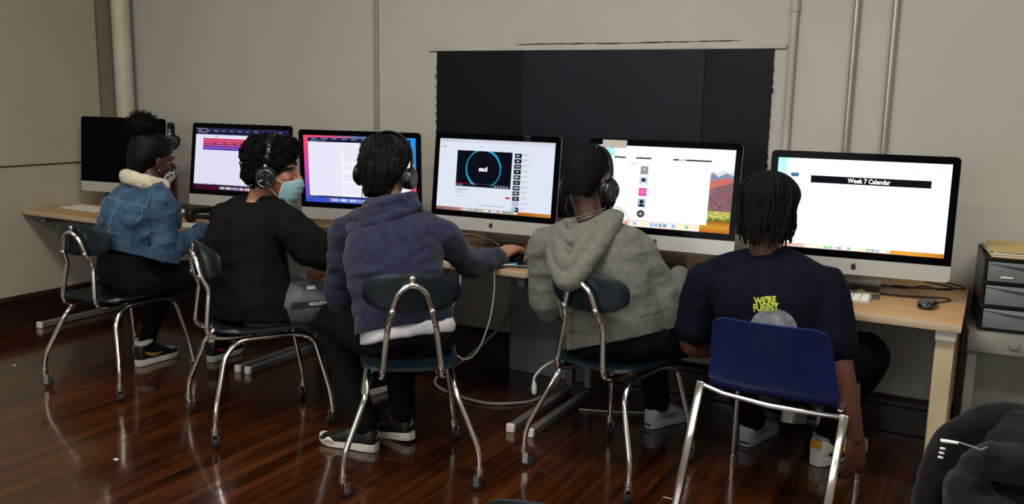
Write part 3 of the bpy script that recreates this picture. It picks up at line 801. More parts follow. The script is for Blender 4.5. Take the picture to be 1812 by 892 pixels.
piano('black music keyboard with white keys, beside the denim jacket', -4.02, -.34, .10)
piano('black music keyboard with white keys under the gradient wallpaper screen', -2.95, -.60, .08)
def mouse(label, x, y, rz, sc=1.0, m=None, z=ZD):
    t = thing('computer_mouse', label, 'mouse', (x, y, z), rz); M = tr(x, y, z) @ Matrix.Rotation(rz, 4, 'Z')
    q = MB(); q.loft([((0, -.056*sc, .012), (1, 0, 0), (0, 0, 1), .012, .006), ((0, -.048*sc, .015), (1, 0, 0), (0, 0, 1), .024, .014), ((0, -.02*sc, .018), (1, 0, 0), (0, 0, 1), .031, .0178),
                     ((0, .02*sc, .016), (1, 0, 0), (0, 0, 1), .032, .0158), ((0, .045*sc, .012), (1, 0, 0), (0, 0, 1), .028, .0118), ((0, .058*sc, .009), (1, 0, 0), (0, 0, 1), .016, .006)], 24, 4, 2.4, M)
    q.obj('shell', m or mat('glossy_black_plastic', '#0b0b10', .15, coat=.4), t)
    q = MB(); q.lathe([(.006, -.003), (.0085, -.002), (.0085, .002), (.006, .003)], 14, M @ tr(0, .030*sc, .028) @ rot('Y', 90)); q.obj('scroll_wheel', rubber, t)
    q = MB(); q.rbox((0, .048*sc, .018), (.0012, .028, .012), .0004, 1, M); q.obj('button_gap', blackm, t)
    return t
mouse('glossy black mouse on the right end of the desk', -.165, -.545, -.12)
mouse('black mouse under the hand on the blue mat', -1.800, -.585, -.2, z=ZD+.0075)
q = MB(); q.rbox((-1.76, -.612, ZD+.006), (.235, .20, .003), .0012, 1); q.v = [tuple(tr(-1.76, -.612, 0) @ rot('Z', 6) @ tr(1.76, .612, 0) @ V(p)) for p in q.v]
tag(q.obj('mouse_mat', mat('turquoise_cloth', '#2190a8', .75, bump=.2, bs=400)), 'turquoise mouse mat beside the video computer', 'mouse mat')
t = thing('phone', 'black phone lying on the blue mat with a white cable plugged in', 'phone', (-1.69, -.655, ZD))
M = tr(-1.69, -.655, ZD+.0115) @ rot('Z', -62)
q = MB(); q.rbox((0, 0, 0), (.070, .140, .008), .0035, 3, M); q.obj('body', mat('phone_metal', '#6b4a40', .3, .7), t)
q = MB(); q.rbox((0, 0, .0044), (.066, .134, .0012), .0005, 1, M); q.obj('screen', bezel, t)
def cable(name, label, pts, r, m, cat='cable', n=8, sub=6):
    q = MB(); q.tube([V(p) for p in catmull(pts, sub)], r, n); return tag(q.obj(name, m), label, cat)
wc = mat('white_cable', '#d9d6cc', .5, var=.03); bc = mat('black_cable', '#15110f', .55); cc = mat('cream_cable', '#cfc49c', .5); gc = mat('grey_cable', '#8f8b84', .5)
z = ZD+.0075
cable('charging_cable', 'white charging cable looping down off the desk edge from the phone', [(-1.755, -.700, z+.005), (-1.775, -.735, z+.006), (-1.79, -.778, z+.006), (-1.80, -.800, z-.02), (-1.80, -.80, .60), (-1.82, -.80, .47), (-1.875, -.80, .33), (-1.945, -.79, .275), (-2.01, -.78, .30), (-2.04, -.78, .38), (-2.03, -.79, .47), (-1.975, -.80, .56), (-1.965, -.802, .66), (-1.96, -.793, .692), (-1.97, -.74, z+.003)], .0032, wc)
cable('network_cable', 'thick grey cable drooping to the floor in front of the baseboard', [(-2.12, -.05, .36), (-2.13, -.12, .26), (-2.25, -.3, .10), (-2.33, -.42, .03), (-2.25, -.52, .012), (-2.0, -.58, .009), (-1.86, -.52, .009), (-1.78, -.40, .012), (-1.72, -.3, .10), (-1.72, -.25, .30), (-1.73, -.22, .6)], .0068, gc)
cable('power_cable', 'white power lead with a plug hanging by the grey table legs', [(-1.56, -.30, .60), (-1.58, -.32, .36), (-1.63, -.42, .26), (-1.70, -.50, .21), (-1.735, -.53, .16), (-1.735, -.535, .13)], .006, wc)
q = MB(); q.limb([(-1.735, -.535, .135), (-1.733, -.536, .11), (-1.732, -.537, .09)], [.008, .013, .012], 10); q.obj('plug', whitep, bpy.data.objects['power_cable'])
cable('floor_cable', 'thin pale cable along the floor between the grey hoodie chair legs', [(-1.56, -.42, .006), (-1.42, -.37, .006), (-1.27, -.30, .006), (-1.12, -.28, .006)], .005, gc)
cable('black_cord', 'black cord hanging beside the grey table leg', [(-1.76, -.16, .62), (-1.765, -.15, .5), (-1.78, -.14, .40), (-1.76, -.14, .33), (-1.745, -.16, .2), (-1.74, -.18, .02)], .005, bc)
cable('mouse_cable', 'thin black cable of the right-hand mouse, looped on the desk', [(-.157, -.490, z), (-.10, -.40, z), (-.125, -.36, z), (-.22, -.395, z), (-.34, -.405, z), (-.42, -.30, z), (-.40, -.22, z), (-.28, -.245, z), (-.20, -.16, z), (-.14, -.20, z), (-.10, -.13, z), (-.21, -.05, z)], .0028, bc)
cable('cable', 'black cord behind the calendar computer', [(-.36, -.32, z+.004), (-.30, -.24, z+.004), (-.22, -.24, z+.004), (-.08, -.16, z+.004), (-.06, -.12, z+.004), (-.11, -.07, z+.004), (-.19, -.05, z+.004)], .0032, bc)
cable('keyboard_cable', 'cream cable lying behind the right-hand white keyboard', [(-.70, -.44, z), (-.56, -.43, z), (-.46, -.425, z+.003), (-.38, -.45, z), (-.34, -.40, z), (-.36, -.36, z), (-.42, -.42, z+.004), (-.34, -.43, z)], .0026, cc)
cable('usb_cable', 'white cable arching behind the video computer', [(-2.32, -.42, z), (-2.28, -.36, z+.035), (-2.20, -.33, z+.05), (-2.10, -.32, z+.03), (-2.05, -.30, z)], .0032, wc)
cable('usb_cable', 'white cable looping at the foot of the video computer', [(-1.86, -.30, z+.05), (-1.85, -.33, z+.012), (-1.80, -.36, z), (-1.68, -.34, z), (-1.6, -.36, z)], .0032, wc)
cable('lead', 'thin black lead across the blue mouse mat', [(-1.80, -.50, z+.012), (-1.76, -.515, z+.004), (-1.70, -.53, z+.004), (-1.62, -.50, z), (-1.56, -.45, z)], .0022, bc)
cable('lead', 'thin black lead hanging at the desk edge beside the navy hoodie', [(-2.16, -.62, z), (-2.13, -.72, z), (-2.10, -.775, z), (-2.08, -.792, z-.03), (-2.05, -.79, z-.045), (-2.02, -.79, z-.02), (-2.0, -.77, z)], .0022, bc)
cable('lead', 'black lead on the desk between the grey hoodie and navy t-shirt', [(-.95, -.25, z), (-1.0, -.32, z), (-1.06, -.33, z), (-1.10, -.38, z), (-1.05, -.42, z), (-.98, -.40, z)], .0026, bc)
cable('lead', 'cream lead on the desk right of the grey hoodie', [(-1.15, -.30, z+.003), (-1.04, -.36, z+.004), (-.97, -.38, z+.003), (-.96, -.43, z), (-1.05, -.45, z)], .0026, cc)
def sheet_(label, pts, m, th=.0012, name='paper_sheet', zz=ZD):
    q = MB(); n = len(pts); q.prism(pts, zz+.0006, zz+.0006+th); return tag(q.obj(name, m, smooth=False), label, 'paper')
sheet_('white paper sheet on the desk left of the denim jacket', [(-4.955, -.60), (-4.585, -.62), (-4.70, -.43), (-4.99, -.42)], paper)
sheet_('long white paper folder along the desk right of the denim jacket', [(-3.80, -.725), (-3.42, -.705), (-3.44, -.60), (-3.86, -.60)], mat('cream_card', '#d2cbb4', .8), .004, 'paper_folder')
t = thing('notebook', 'open lined notebook at the desk edge beside the denim sleeve', 'notebook', (-3.42, -.75, ZD))
q = MB(); q.prism([(-3.50, -.775), (-3.30, -.772), (-3.28, -.60), (-3.45, -.62)], ZD+.0052, ZD+.012); q.obj('pages', paper, t, smooth=False)
q = MB()
for k in range(7): q.tube([(-3.335+.004*k, -.765+.024*k, ZD+.0145), (-3.325+.004*k, -.767+.024*k, ZD+.018), (-3.315+.004*k, -.765+.024*k, ZD+.0145)], .0012, 5)
q.obj('spiral', steel, t)
q = MB()
for k in range(6): q.rbox((-3.40+.004*k, -.75+.022*k, ZD+.0124), (.13, .0012, .0004), .0001, 1)
q.obj('ruling', mat('ink_grey', '#6a6a70', .8), t)
t = thing('paper_cup', 'white paper cup beside the chin of the person in denim', 'cup', (-3.80, -.40, ZD+.06))
M = tr(-3.80, -.40, ZD+.062)
q = MB(); q.lathe([(.026, 0), (.038, .11), (.0385, .112), (.036, .112), (.025, .004)], 24, M); q.obj('cup_body', mat('cup_paper', '#cfcac0', .7), t)
q = MB(); q.lathe([(.0385, .108), (.0405, .110), (.0405, .114), (.0385, .116), (.036, .113)], 24, M); q.obj('rim', whitep, t)
q = MB(); q.rbox((-3.80, -.40, ZD+.031), (.10, .08, .060), .006, 2); tag(q.obj('small_box', blackp), 'small black box under the white cup', 'box')
t = thing('audio_box', 'low black and grey audio box on the desk beside the white cup', 'box', (-3.79, -.52, ZD))
q = MB(); q.rbox((-3.68, -.28, ZD+.022), (.16, .12, .042), .006, 2); q.obj('case', blackp, t)
q = MB(); q.rbox((-3.68, -.28, ZD+.045), (.14, .10, .006), .002, 1); q.obj('top_panel', tableleg, t)

# ---------------------------------------------------------------- headphones
hp_m = mat('headphone_black', '#0c0c0e', .32); hp_pad = mat('headphone_pad', '#0a0a0a', .65, bump=.4, bs=120); hp_disc = mat('spun_black_disc', '#1a1a1d', .22, .6)
silver = mat('silver_line', '#c0bfbb', .3, .8)
def headphones(label, M, s=1.0, tiltb=0.0, loc=None, hb=.128):
    t = thing('headphones', label, 'headphones', loc or (M @ V((0, 0, 0)))[:], 0, 'black over-ear headphones')
    w = .092*s
    g = []
    for i in range(33):
        a = math.radians(-88+176*i/32); x = w*1.02*math.sin(a); zc = hb*s*max(0, math.cos(a))**.75 - .004
        nx, nz = math.sin(a), math.cos(a); row = []
        wd = .017*(1-.35*abs(math.sin(a))**3)
        for y, h in ((-wd, 0), (-wd*.7, .003), (0, .0042), (wd*.7, .003), (wd, 0)):
            row.append((x+nx*h, y+tiltb*zc, zc+nz*h))
        g.append(row)
    q = MB(); q.sheet(g, .006, M); band = q.obj('headband', hp_m, t, ang=70)
    for sx in (-1, 1):
        q = MB(); q.rbox((sx*(w+.001), 0, .012), (.006, .018, .050), .002, 2, M); q.obj('slider', hp_m, band)
        q = MB(); q.tube([(sx*(w+.006), 0, .030), (sx*(w+.009), 0, .030)], .0055, 12, M=M); q.obj('rivet', silver, band)
        R = M @ tr(sx*(w-.004), .002, -.022) @ rot('Y', 90*sx)
        q = MB(); q.lathe([(.016, -.006), (.036, -.006), (.0405, -.001), (.0405, .012), (.038, .018), (.034, .021), (.0, .021)][:-1], 30, R); cup = q.obj('ear_cup', hp_m, t)
        q = MB(); ring = [(.028*math.cos(a), .028*math.sin(a), -.010) for a in np.linspace(0, 2*PI, 24, endpoint=False)]
        q.tube(ring, .0125, 10, closed=True, M=R); q.obj('ear_pad', hp_pad, cup)
        q = MB(); q.lathe([(.001, .0195), (.018, .0195), (.0325, .0225), (.0345, .0215)], 30, R); q.obj('disc', hp_disc, cup)
        q = MB(); q.tube([(.036*math.cos(a), .036*math.sin(a), .0205) for a in np.linspace(0, 2*PI, 32, endpoint=False)], .0006, 6, closed=True, M=R)
        for a in (.6, 2.3, 3.9, 5.3): q.tube([(.012*math.cos(a), .012*math.sin(a), .0210), (.031*math.cos(a), .031*math.sin(a), .0232)], .0010, 5, M=R)
        q.obj('silver_trim', silver, cup)
        q = MB(); q.tube([(.044*math.cos(a), .044*math.sin(a), .006) for a in np.linspace(PI*.5+.2, PI*1.5-.2, 12)], .0035, 8, M=R); q.obj('yoke', hp_m, cup)
    return t
# ================================================================== PEOPLE
def skin(name, c, c2): return mat(name, c, .5, vs=9, col2=c2, bump=.12, bs=160, bdist=.0008)
def head_frame(c, heading, pitch=0, roll=0):
    return Matrix.Translation(V(c)) @ rot('Z', heading) @ rot('X', pitch) @ rot('Y', roll)   # pitch<0 looks down
def head_solid(q, M, s=1.0):
    S = M @ Matrix.Scale(s, 4)
    q.ball((0, -.014, .036), (.0755, .096, .086), 28, 20, S)
    q.ball((0, .030, -.030), (.0600, .062, .082), 24, 18, S)
    q.ball((0, .042, -.083), (.046, .042, .036), 20, 14, S)
    q.ball((0, .074, -.104), (.021, .019, .017), 14, 10, S)
    q.limb([(0, .093, .010), (0, .103, -.010), (0, .116, -.032)], [.0075, .0085, .0125], 12, 4, M=S)
    for x in (-1, 1):
        q.ball((x*.011, .104, -.036), (.0085, .010, .008), 12, 8, S)
        q.limb([(x*.008, .090, .022), (x*.030, .086, .027), (x*.050, .068, .020)], [.008, .009, .007], 10, 4, M=S)
        q.ball((x*.037, .066, -.030), (.024, .022, .024), 14, 10, S)
        q.ball((x*.074, -.006, -.012), (.009, .017, .030), 12, 10, S @ tr(0, 0, 0))
        q.ball((x*.080, -.012, -.004), (.006, .015, .022), 10, 8, S)
        q.ball((x*.070, .004, -.040), (.007, .008, .009), 10, 8, S)
    q.ball((0, .0905, -.062), (.021, .0125, .0065), 14, 8, S); q.ball((0, .0885, -.074), (.019, .0125, .0075), 14, 8, S)
def hand_solid(q, wrist, fwd, nrm, side, curl=25, spread=4, s=1.0, thumb=20):
    y = vec(fwd).normalized(); z = vec(nrm); z = (z-y*z.dot(y)).normalized(); x = y.cross(z)
    w = vec(wrist)
    M = Matrix(((x.x, y.x, z.x, w.x), (x.y, y.y, z.y, w.y), (x.z, y.z, z.z, w.z), (0, 0, 0, 1))) @ Matrix.Scale(s, 4)
    # thumb on local +x*side
    base = [(.030, .086), (.011, .092), (-.010, .089), (-.029, .080)]
    for i, (bx, by) in enumerate(base):
        q.limb([(bx*.55*side, .0, 0), (bx*.85*side, by*.55, .003), (bx*side, by, 0)], [.0145, .0140, .0115], 10, 4, M=M)
        L = [(.040, .025, .020), (.044, .028, .021), (.041, .026, .020), (.032, .020, .018)][i]
        a = math.radians(curl*(.6+.1*i)); sp = math.radians((1.5-i)*spread)*side
        p = V((bx*side, by, 0)); pts = [p.copy()]; ang = 0
        for k, l in enumerate(L):
            ang += a*(1.0 if k else .8)
            d = V((math.sin(sp)*math.cos(ang), math.cos(sp)*math.cos(ang), -math.sin(ang))); p = p+d*l; pts.append(p.copy())
        q.limb(pts, [.0100, .0092, .0085, .0072], 10, 4, M=M)
    ta = math.radians(thumb)
    q.limb([(.016*side, .012, -.004), (.036*side, .036, -.010), (.049*side, .062, -.016-.02*math.sin(ta)), (.053*side, .086, -.022-.04*math.sin(ta))], [.0150, .0135, .0105, .0078], 10, 4, M=M)

def hair_cap(H, gx=0.0, low=-.08, front=.0, top=0.0, nape=1.0):
    X, Y = H.to_3x3() @ V((1, 0, 0)), H.to_3x3() @ V((0, 1, 0)); q = MB(); R = []
    for z, cy, rx, ry in ((.1335, -.02, .016, .022), (.128, -.02, .040, .052), (.112, -.02, .064, .080), (.085, -.02, .079, .098), (.050, -.023, .0835, .1015+front*.5), (.022, -.039, .0825, .0855), (-.008, -.054, .079, .069), (-.036, -.062, .072, .056), (-.060, -.066, .064, .045), (low, -.066, .050, .032)):
        k_ = 1-(1-nape)*min(1, max(0, (.0-z)/.06)); R.append((H @ V((0, cy, z+top*max(0, z)/.13)), X, Y, (rx+gx)*k_, ry+gx))
    q.loft(R, 32, 4, 2.1); return q
UPZ = V((0, 0, 1))
def spine(J):
    pel, nk = vec(J['pel']), vec(J['neck']); hd = math.radians(J['heading']); hp = math.radians(J.get('hipheading', J['heading']))
    def fr(t):
        a = hp+(hd-hp)*t; r = V((math.cos(a), math.sin(a), 0)); up = (nk-pel).normalized(); f = up.cross(r).normalized(); r = f.cross(up)
        return r, f
    ch = vec(J['chest']) if 'chest' in J else None
    def at(t):
        if ch is None: return pel.lerp(nk, t)
        a = pel.lerp(ch, min(1, t/.62)) if t < .62 else ch.lerp(nk, (t-.62)/.38); b = pel*(1-t)**2+ch*2*t*(1-t)+nk*t*t
        return b
    return at, fr
def torso(q, J, k=1.0, low=-.10, kx=1.0, flare=0.0, top=True, prof=None, ky=1.0):
    at, fr = spine(J); rings = []
    P = prof or [(low, .165+flare, .118), (.04, .168+flare, .120), (.22, .158+flare*.7, .112), (.42, .158+flare*.3, .112), (.62, .168, .118), (.78, .175, .112), (.90, .135, .090), (.97, .085, .070), (1.03, .062, .060)]
    for t, rx, ry in P:
        r, f = fr(max(0, min(1, t))); rings.append((at(t) if t >= 0 else at(0)-UPZ*(-t)*(vec(J['neck'])-vec(J['pel'])).length, r, f, rx*k*kx, ry*k*ky))
    q.loft(rings, 32, 4, 2.25)
def shoulders(q, J, r=.058, rn=.05):
    at, fr = spine(J); c = at(.90); n = at(1.0)
    for s in ('L', 'R'):
        sh = vec(J['sh'+s]); q.limb([n-UPZ*.015, n.lerp(sh, .5)+UPZ*.012, sh], [rn, rn*1.05, r], 16, 4); q.limb([at(.72), c.lerp(sh, .6)-UPZ*.02, sh], [.08, .07, r], 16, 4)
def arm(q, J, s, r=(.055, .046, .040, .036, .027), f=1.0, t0=0.0, t1=1.0):
    sh, el, wr = vec(J['sh'+s]), vec(J['el'+s]), vec(J['wr'+s])
    q.limb([sh, sh.lerp(el, .5), el, el.lerp(wr, .5), wr], [x*f for x in r], 18, 5)
def leg(q, J, s, r=(.088, .074, .058, .054, .040), f=1.0, end=1.0):
    at, fr = spine(J); R, F = fr(0); sg = -1 if s == 'L' else 1
    hip = vec(J['pel'])+R*(.085*sg)-UPZ*.02; kn, an = vec(J['kn'+s]), vec(J['an'+s])
    if end < 1: an = kn.lerp(an, end)
    q.limb([hip, hip.lerp(kn, .5), kn, kn.lerp(an, .45), an], [x*f for x in r], 18, 5)
def body(J, name, m, root, hs=1.0, hands=()):
    q = MB(); torso(q, J, .86); shoulders(q, J, .046, .044)
    for s in 'LR': arm(q, J, s, (.047, .042, .036, .033, .0245), J.get('armf', 1.0)); leg(q, J, s, f=.86)
    for s in 'LR':
        an = vec(J['an'+s]); d = vec(J['toe'+s]).normalized(); q.limb([an-UPZ*.02, an-UPZ*.045+d*.02, an-UPZ*.055+d*.07], [.028, .026, .018], 12, 4)
    nk = vec(J['neck']); H = J['H']; hb = H @ V((0, -.022, -.055))
    q.limb([nk-UPZ*.03, nk.lerp(hb, .5), hb], [.060*hs, .053*hs, .056*hs], 18, 5)
    head_solid(q, H, hs)
    for h in hands: hand_solid(q, **h)
    me = remesh(q, 'body', .0046, 3, .5); me.materials.append(m); me.shade_smooth()
    return link('body', me, root)
def eyes(J, b, s=1.0, iris='#24160f'):
    M = J['H'] @ Matrix.Scale(s, 4)
    ew = mat('eye_white', '#8f877e', .25); ei = mat('iris_dark', iris, .15)
    for x in (-1, 1):
        q = MB(); q.ball((x*.032, .0690, .003), (.0130, .0125, .0075), 16, 12, M); e = q.obj('eye', ew, b)
        q = MB(); q.ball((x*.032, .0775, .003), (.0052, .0042, .0052), 12, 8, M); q.obj('iris', ei, b)
        q = MB(); q.limb([(x*.018, .0775, .0095), (x*.032, .0825, .0105), (x*.047, .0700, .0070)], [.0024, .0034, .0024], 8, 4, M=M); q.obj('eyelid', ei, b)
        q = MB(); q.limb([(x*.014, .0960, .028), (x*.032, .0925, .034), (x*.054, .0720, .029)], [.0030, .0042, .0020], 8, 4, M=M); q.obj('eyebrow', mat('brow_dark', '#140e0b', .8), b)
def shoe(root, heel, yaw, cols, L=.275, style='low', tilt=0.0, label=None, rollz=0.0):
    # heel: world point of the back of the sole; yaw heading of the toe (deg, 0=+Y)
    M = Matrix.Translation(V(heel)) @ rot('Z', yaw) @ rot('X', tilt) @ rot('Y', rollz) @ Matrix.Scale(L/.275, 4)
    up, so, ac, lo = cols
    out = []
    for y, wl, wr in ((0, .0, .0), (.004, .020, .020), (.02, .031, .031), (.06, .035, .034), (.11, .033, .034), (.17, .040, .043), (.21, .043, .046), (.245, .036, .038), (.268, .020, .022), (.275, 0, 0)): out.append((y, wl, wr))
    poly = [(w2, y) for y, w1, w2 in out]+[(-w1, y) for y, w1, w2 in reversed(out[1:-1])]
    n = len(poly); q = MB(); vs = []; fs = []
    for z, k, sp in ((0.002, .94, 0), (.004, 1.0, 0), (.026, 1.03, 1), (.032, .97, 1)):
        for x, y in poly:
            toe = max(0, (y-.2)/.075); vs.append((x*k, .1375+(y-.1375)*(1+.02*(k-1)), z+.012*toe*toe+(.004 if y < .08 and sp else 0)))
    for i in range(3):
        for j in range(n): fs.append((i*n+j, i*n+(j+1) % n, (i+1)*n+(j+1) % n, (i+1)*n+j))
    fs.append(tuple(range(n-1, -1, -1))); fs.append(tuple(3*n+j for j in range(n))); q.add(vs, fs, M)
    U = MB(); X, Z = V((1, 0, 0)), V((0, 0, 1))
    hi = .125 if style == 'high' else .098
    R = [(.006, .022, .050, hi*.80), (.020, .033, .052, hi), (.055, .037, .055, hi*.99), (.095, .038, .055, hi*.93), (.125, .041, .050, .090), (.165, .045, .044, .072), (.205, .046, .038, .056), (.24, .040, .034, .046), (.262, .026, .032, .040), (.270, .010, .030, .034)]
    U.loft([((0, y, .022+(zt-.022)/2), X, Z, w, (zt-.022)/2) for y, w, _, zt in R], 24, 3, 2.7, M)
    u = U.obj('shoe', up, root, label=label)
    q.obj('sole', so, u)
    k = MB(); k.tube([(.033*math.cos(a)*1.0, .058+.040*math.sin(a), hi*1.0+.004+.010*math.sin(a)) for a in np.linspace(0, 2*PI, 24, endpoint=False)], .0095 if style == 'low' else .0150, 10, closed=True, M=M); k.obj('collar', so if style == 'high' else ac, u)
    k = MB()
    for i in range(5):
        y = .118+i*.019; z = .098-.0105*i; k.tube([V(p) for p in catmull([(-.022, y-.004, z-.010), (0, y, z+.003), (.022, y-.004, z-.010)], 4)], .0032, 7, M=M)
    k.obj('laces', lo, u)
    k = MB(); k.limb([(0, .088, hi*.9), (0, .10, hi+.012), (0, .098, hi+.024)], [.016, .017, .014], 12, 4, flat=1, M=M); k.obj('tongue', ac, u)
    return u, M
def swoosh(u, M, m, sx=(-1, 1), z0=.055, name='side_stripe', big=1.0):
    q = MB()
    for s in sx:
        pts = [(s*.0385, .055, z0), (s*.0415, .09, z0-.010*big), (s*.0455, .13, z0-.004), (s*.0475, .175, z0+.0)]
        q.tube([V(p) for p in catmull([(s*.034, .03, z0+.012*big)]+pts[:3], 4)], [.004, .008*big, .011*big, .007, .003], 8, M=M)
    return q.obj(name, m, u)
def hem_ring(q, J, t, k, th, h, ky=1.0, flare=0.0):
    at, fr = spine(J); r, f = fr(max(0, t)); c = at(t) if t >= 0 else at(0)-UPZ*(-t)*(vec(J['neck'])-vec(J['pel'])).length
    return c, r, f
# ---- the five people -------------------------------------------------------------------------
sk_dark = skin('skin_deep_brown', '#3a2118', '#48291d'); sk_dark2 = skin('skin_brown', '#4a2b1f', '#5a3527'); sk_tan = skin('skin_tan', '#8a5a45', '#9c6a52'); sk_mid = skin('skin_light_brown', '#9a6a50', '#a8785c')
denim = mat('blue_denim', '#22364a', .88, vs=16, col2='#3d5971', bump=.35, bs=420, sheen=.05, spec=.2, detail=8)
denim_dk = mat('denim_seam', '#6f8797', .8, bump=.3, bs=300)
sherpa = mat('cream_sherpa', '#c9bea3', .95, bump=.9, bs=140, sheen=.3, bdist=.004)
blackcloth = mat('black_cotton', '#0d0e0d', .95, var=.2, vs=30, bump=.3, bs=400, spec=.12)
blackleg = mat('black_trousers', '#070708', .9, var=.2, vs=20, bump=.3, bs=350, spec=.15)
navyhood = mat('navy_fleece', '#1d2033', .95, vs=40, col2='#282c42', bump=.35, bs=500, sheen=.12, spec=.15, detail=6)
greyhood = mat('grey_marl_fleece', '#5b5a53', .95, vs=60, col2='#6c6a61', bump=.4, bs=520, sheen=.1, spec=.15, detail=8)
navytee = mat('navy_cotton', '#080b18', .92, var=.2, vs=30, bump=.3, bs=420, spec=.12)
whitetee = mat('white_cotton', '#cfcdd0', .85, var=.04, bump=.2, bs=300)
greyshort = mat('grey_nylon', '#4b4a50', .6, var=.12, vs=14, bump=.3, bs=200)
hairblk = mat('black_hair', '#050404', .55, var=.3, vs=60, stretch=(1, 1, .3), bump=.5, bs=250, spec=.16)
hairmatte = mat('black_curly_hair', '#060504', .8, var=.3, vs=40, bump=.5, bs=200, spec=.15)
locm = mat('dark_locs', '#0a0707', .75, var=.3, vs=60, bump=.9, bs=260, bdist=.003, spec=.15)
shblk = mat('shoe_black', '#121210', .45, bump=.15, bs=200); shwht = mat('shoe_white', '#c9c5ba', .5, var=.05); shgry = mat('shoe_grey', '#7a7d82', .55); shpale = mat('shoe_pale_grey', '#a4a7aa', .5, var=.05)
gold = mat('gold_mark', '#b08c3a', .4, .4); amber = mat('amber_panel', '#c98a18', .5); red = mat('red_stripe', '#b02434', .5); sock = mat('white_sock', '#b9b2a4', .9, bump=.5, bs=250)

def onto(bvh, p, d):
    h = bvh.ray_cast(vec(p), vec(d)); return (h[0], h[1]) if h[0] is not None else (None, None)

# ---------------- person 1 : denim jacket
J = dict(pel=(-3.635, -1.17, .515), chest=(-3.665, -1.15, .78), neck=(-3.60, -1.03, .955), heading=-14, hipheading=-18, shL=(-3.795, -1.03, .865), shR=(-3.415, -1.115, .862), elR=(-3.405, -1.13, .650), wrR=(-3.465, -.835, .715),
         elL=(-3.74, -.80, .725), wrL=(-3.615, -.885, .945), knR=(-3.42, -.84, .50), anR=(-3.495, -.72, .11), knL=(-3.76, -.80, .49), anL=(-3.775, -.965, .11), toeR=(-.1, 1, 0), toeL=(0, 1, 0))
J['H'] = head_frame((-3.622, -.990, 1.070), -12, -14, 4)
r1 = thing('person', 'person in a blue denim jacket with a sherpa collar and a hair bun', 'person', (-3.63, -1.17, 0), 0, 'students at the computers')
b1 = body(J, 'body', sk_dark, r1, .97, [dict(wrist=J['wrL'], fwd=(.03, .0, 1), nrm=(.2, 1, 0), side=1, curl=62), dict(wrist=J['wrR'], fwd=(.05, 1, .0), nrm=(0, 0, 1), side=-1, curl=30)])
eyes(J, b1, .97)
q = MB()
for s in 'LR': leg(q, J, s, (.094, .080, .062, .054, .042), 1.0)
torso(q, J, 1.0, prof=[(-.14, .16, .12), (0, .165, .125), (.12, .162, .12), (.28, .152, .115), (.36, .14, .1)])
me = folds(remesh(q, 'leggings', .007, 6), [(.003, (9, 9, 16), 1, True)]); me.materials.append(blackleg); link('leggings', me, r1)
q = MB(); torso(q, J, 1.05, prof=[(.25, .150, .118), (.265, .160, .124), (.34, .166, .128), (.5, .178, .13), (.66, .182, .128), (.8, .178, .118), (.90, .140, .098), (.97, .095, .08), (1.02, .075, .072)]); shoulders(q, J, .064, .056)
arm(q, J, 'R', (.066, .060, .056, .050, .043)); 
e_, w_, s_ = V(J['elL']), V(J['wrL']), V(J['shL']); q.limb([s_, s_.lerp(e_, .5), e_, e_.lerp(w_, .25), e_.lerp(w_, .38)], [.066, .058, .054, .050, .046], 18, 5)
me = remesh(q, 'jacket', .0062, 5); me = folds(me, [(.009, (8, 8, 17), 2, True), (.005, (20, 20, 28), 3, True)]); me.materials.append(denim); jk = link('jacket', me, r1); bv = bvh_of(me)
at, fr = spine(J)
def backpoint(J, bv, lx, t, off=.002, dirn=None):
    at, fr = spine(J); r, f = fr(min(1, max(0, t))); p = at(t)+r*lx-f*.6; h, n = onto(bv, p, f)
    if h is None: return None
    if (h-p).length > .85: return None
    return h-f*off
def seam(lxs, ts, r, m, nm, off=.001, parent=None):
    pts = []
    for k in range(22):
        a = k/21; p = backpoint(J, bv, float(np.interp(a, np.linspace(0, 1, len(lxs)), lxs)), float(np.interp(a, np.linspace(0, 1, len(ts)), ts)), off)
        if p is not None: pts.append(p)
    if len(pts) > 3: q = MB(); q.tube(pts, r, 6); q.obj(nm, m, parent or jk)
seam([-.19, 0, .19], [.72, .735, .72], .0016, denim_dk, 'seam'); seam([-.085, -.075], [.73, .31], .0016, denim_dk, 'seam'); seam([.085, .075], [.73, .31], .0016, denim_dk, 'seam')
seam([.172, .185, .18], [.86, .72, .55], .0016, denim_dk, 'seam')
# waistband
q = MB(); at, fr = spine(J)
band = []
for j in range(40):
    a = 2*PI*j/40; r, f = fr(.28); pc = at(.285); d = (r*math.cos(a)+f*math.sin(a)); h, n = onto(bv, pc+d*.5, -d)
    band.append((h if h is not None else pc+d*.16)+d*.003)
g = [[p+UPZ*.0 - UPZ*.026 for p in band+[band[0]]], [p-UPZ*.002+ (p-at(.285)).normalized()*.0035 for p in band+[band[0]]], [p+UPZ*.028 for p in band+[band[0]]]]
q.sheet(g, .003); wbnd = q.obj('waistband', denim, jk)
p = backpoint(J, bv, .105, .29, .009)
q = MB()
if p is not None:
    q.rbox(p, (.058, .006, .022), .002, 1, tr(*p) @ rot('Z', J['heading']) @ tr(*(-p))); q.obj('tab', denim, jk)
    q = MB(); q.ball(p+V((-.022, -.006, 0)), (.0085, .004, .0085), 12, 8); q.obj('button', steel, jk)
q = MB(); cr = []
n0 = vec(J['neck'])+V((0, -.012, -.002))
for a in np.linspace(-215, 35, 22):
    t = math.radians(a); cr.append(n0+V((.094*math.cos(t), .088*math.sin(t)-.012, .012+.026*max(0, -math.sin(t))-.025*max(0, math.sin(t))-.012*math.cos(t))))
q.tube(cr, [.018]+[.029]*20+[.018], 12, up=(0, 0, 1), flat=1.25); me = remesh(q, 'collar', .005, 3); me = folds(me, [(.004, (40, 40, 40), 5, False)]); me.materials.append(sherpa); link('collar', me, jk, 'cream sherpa collar')
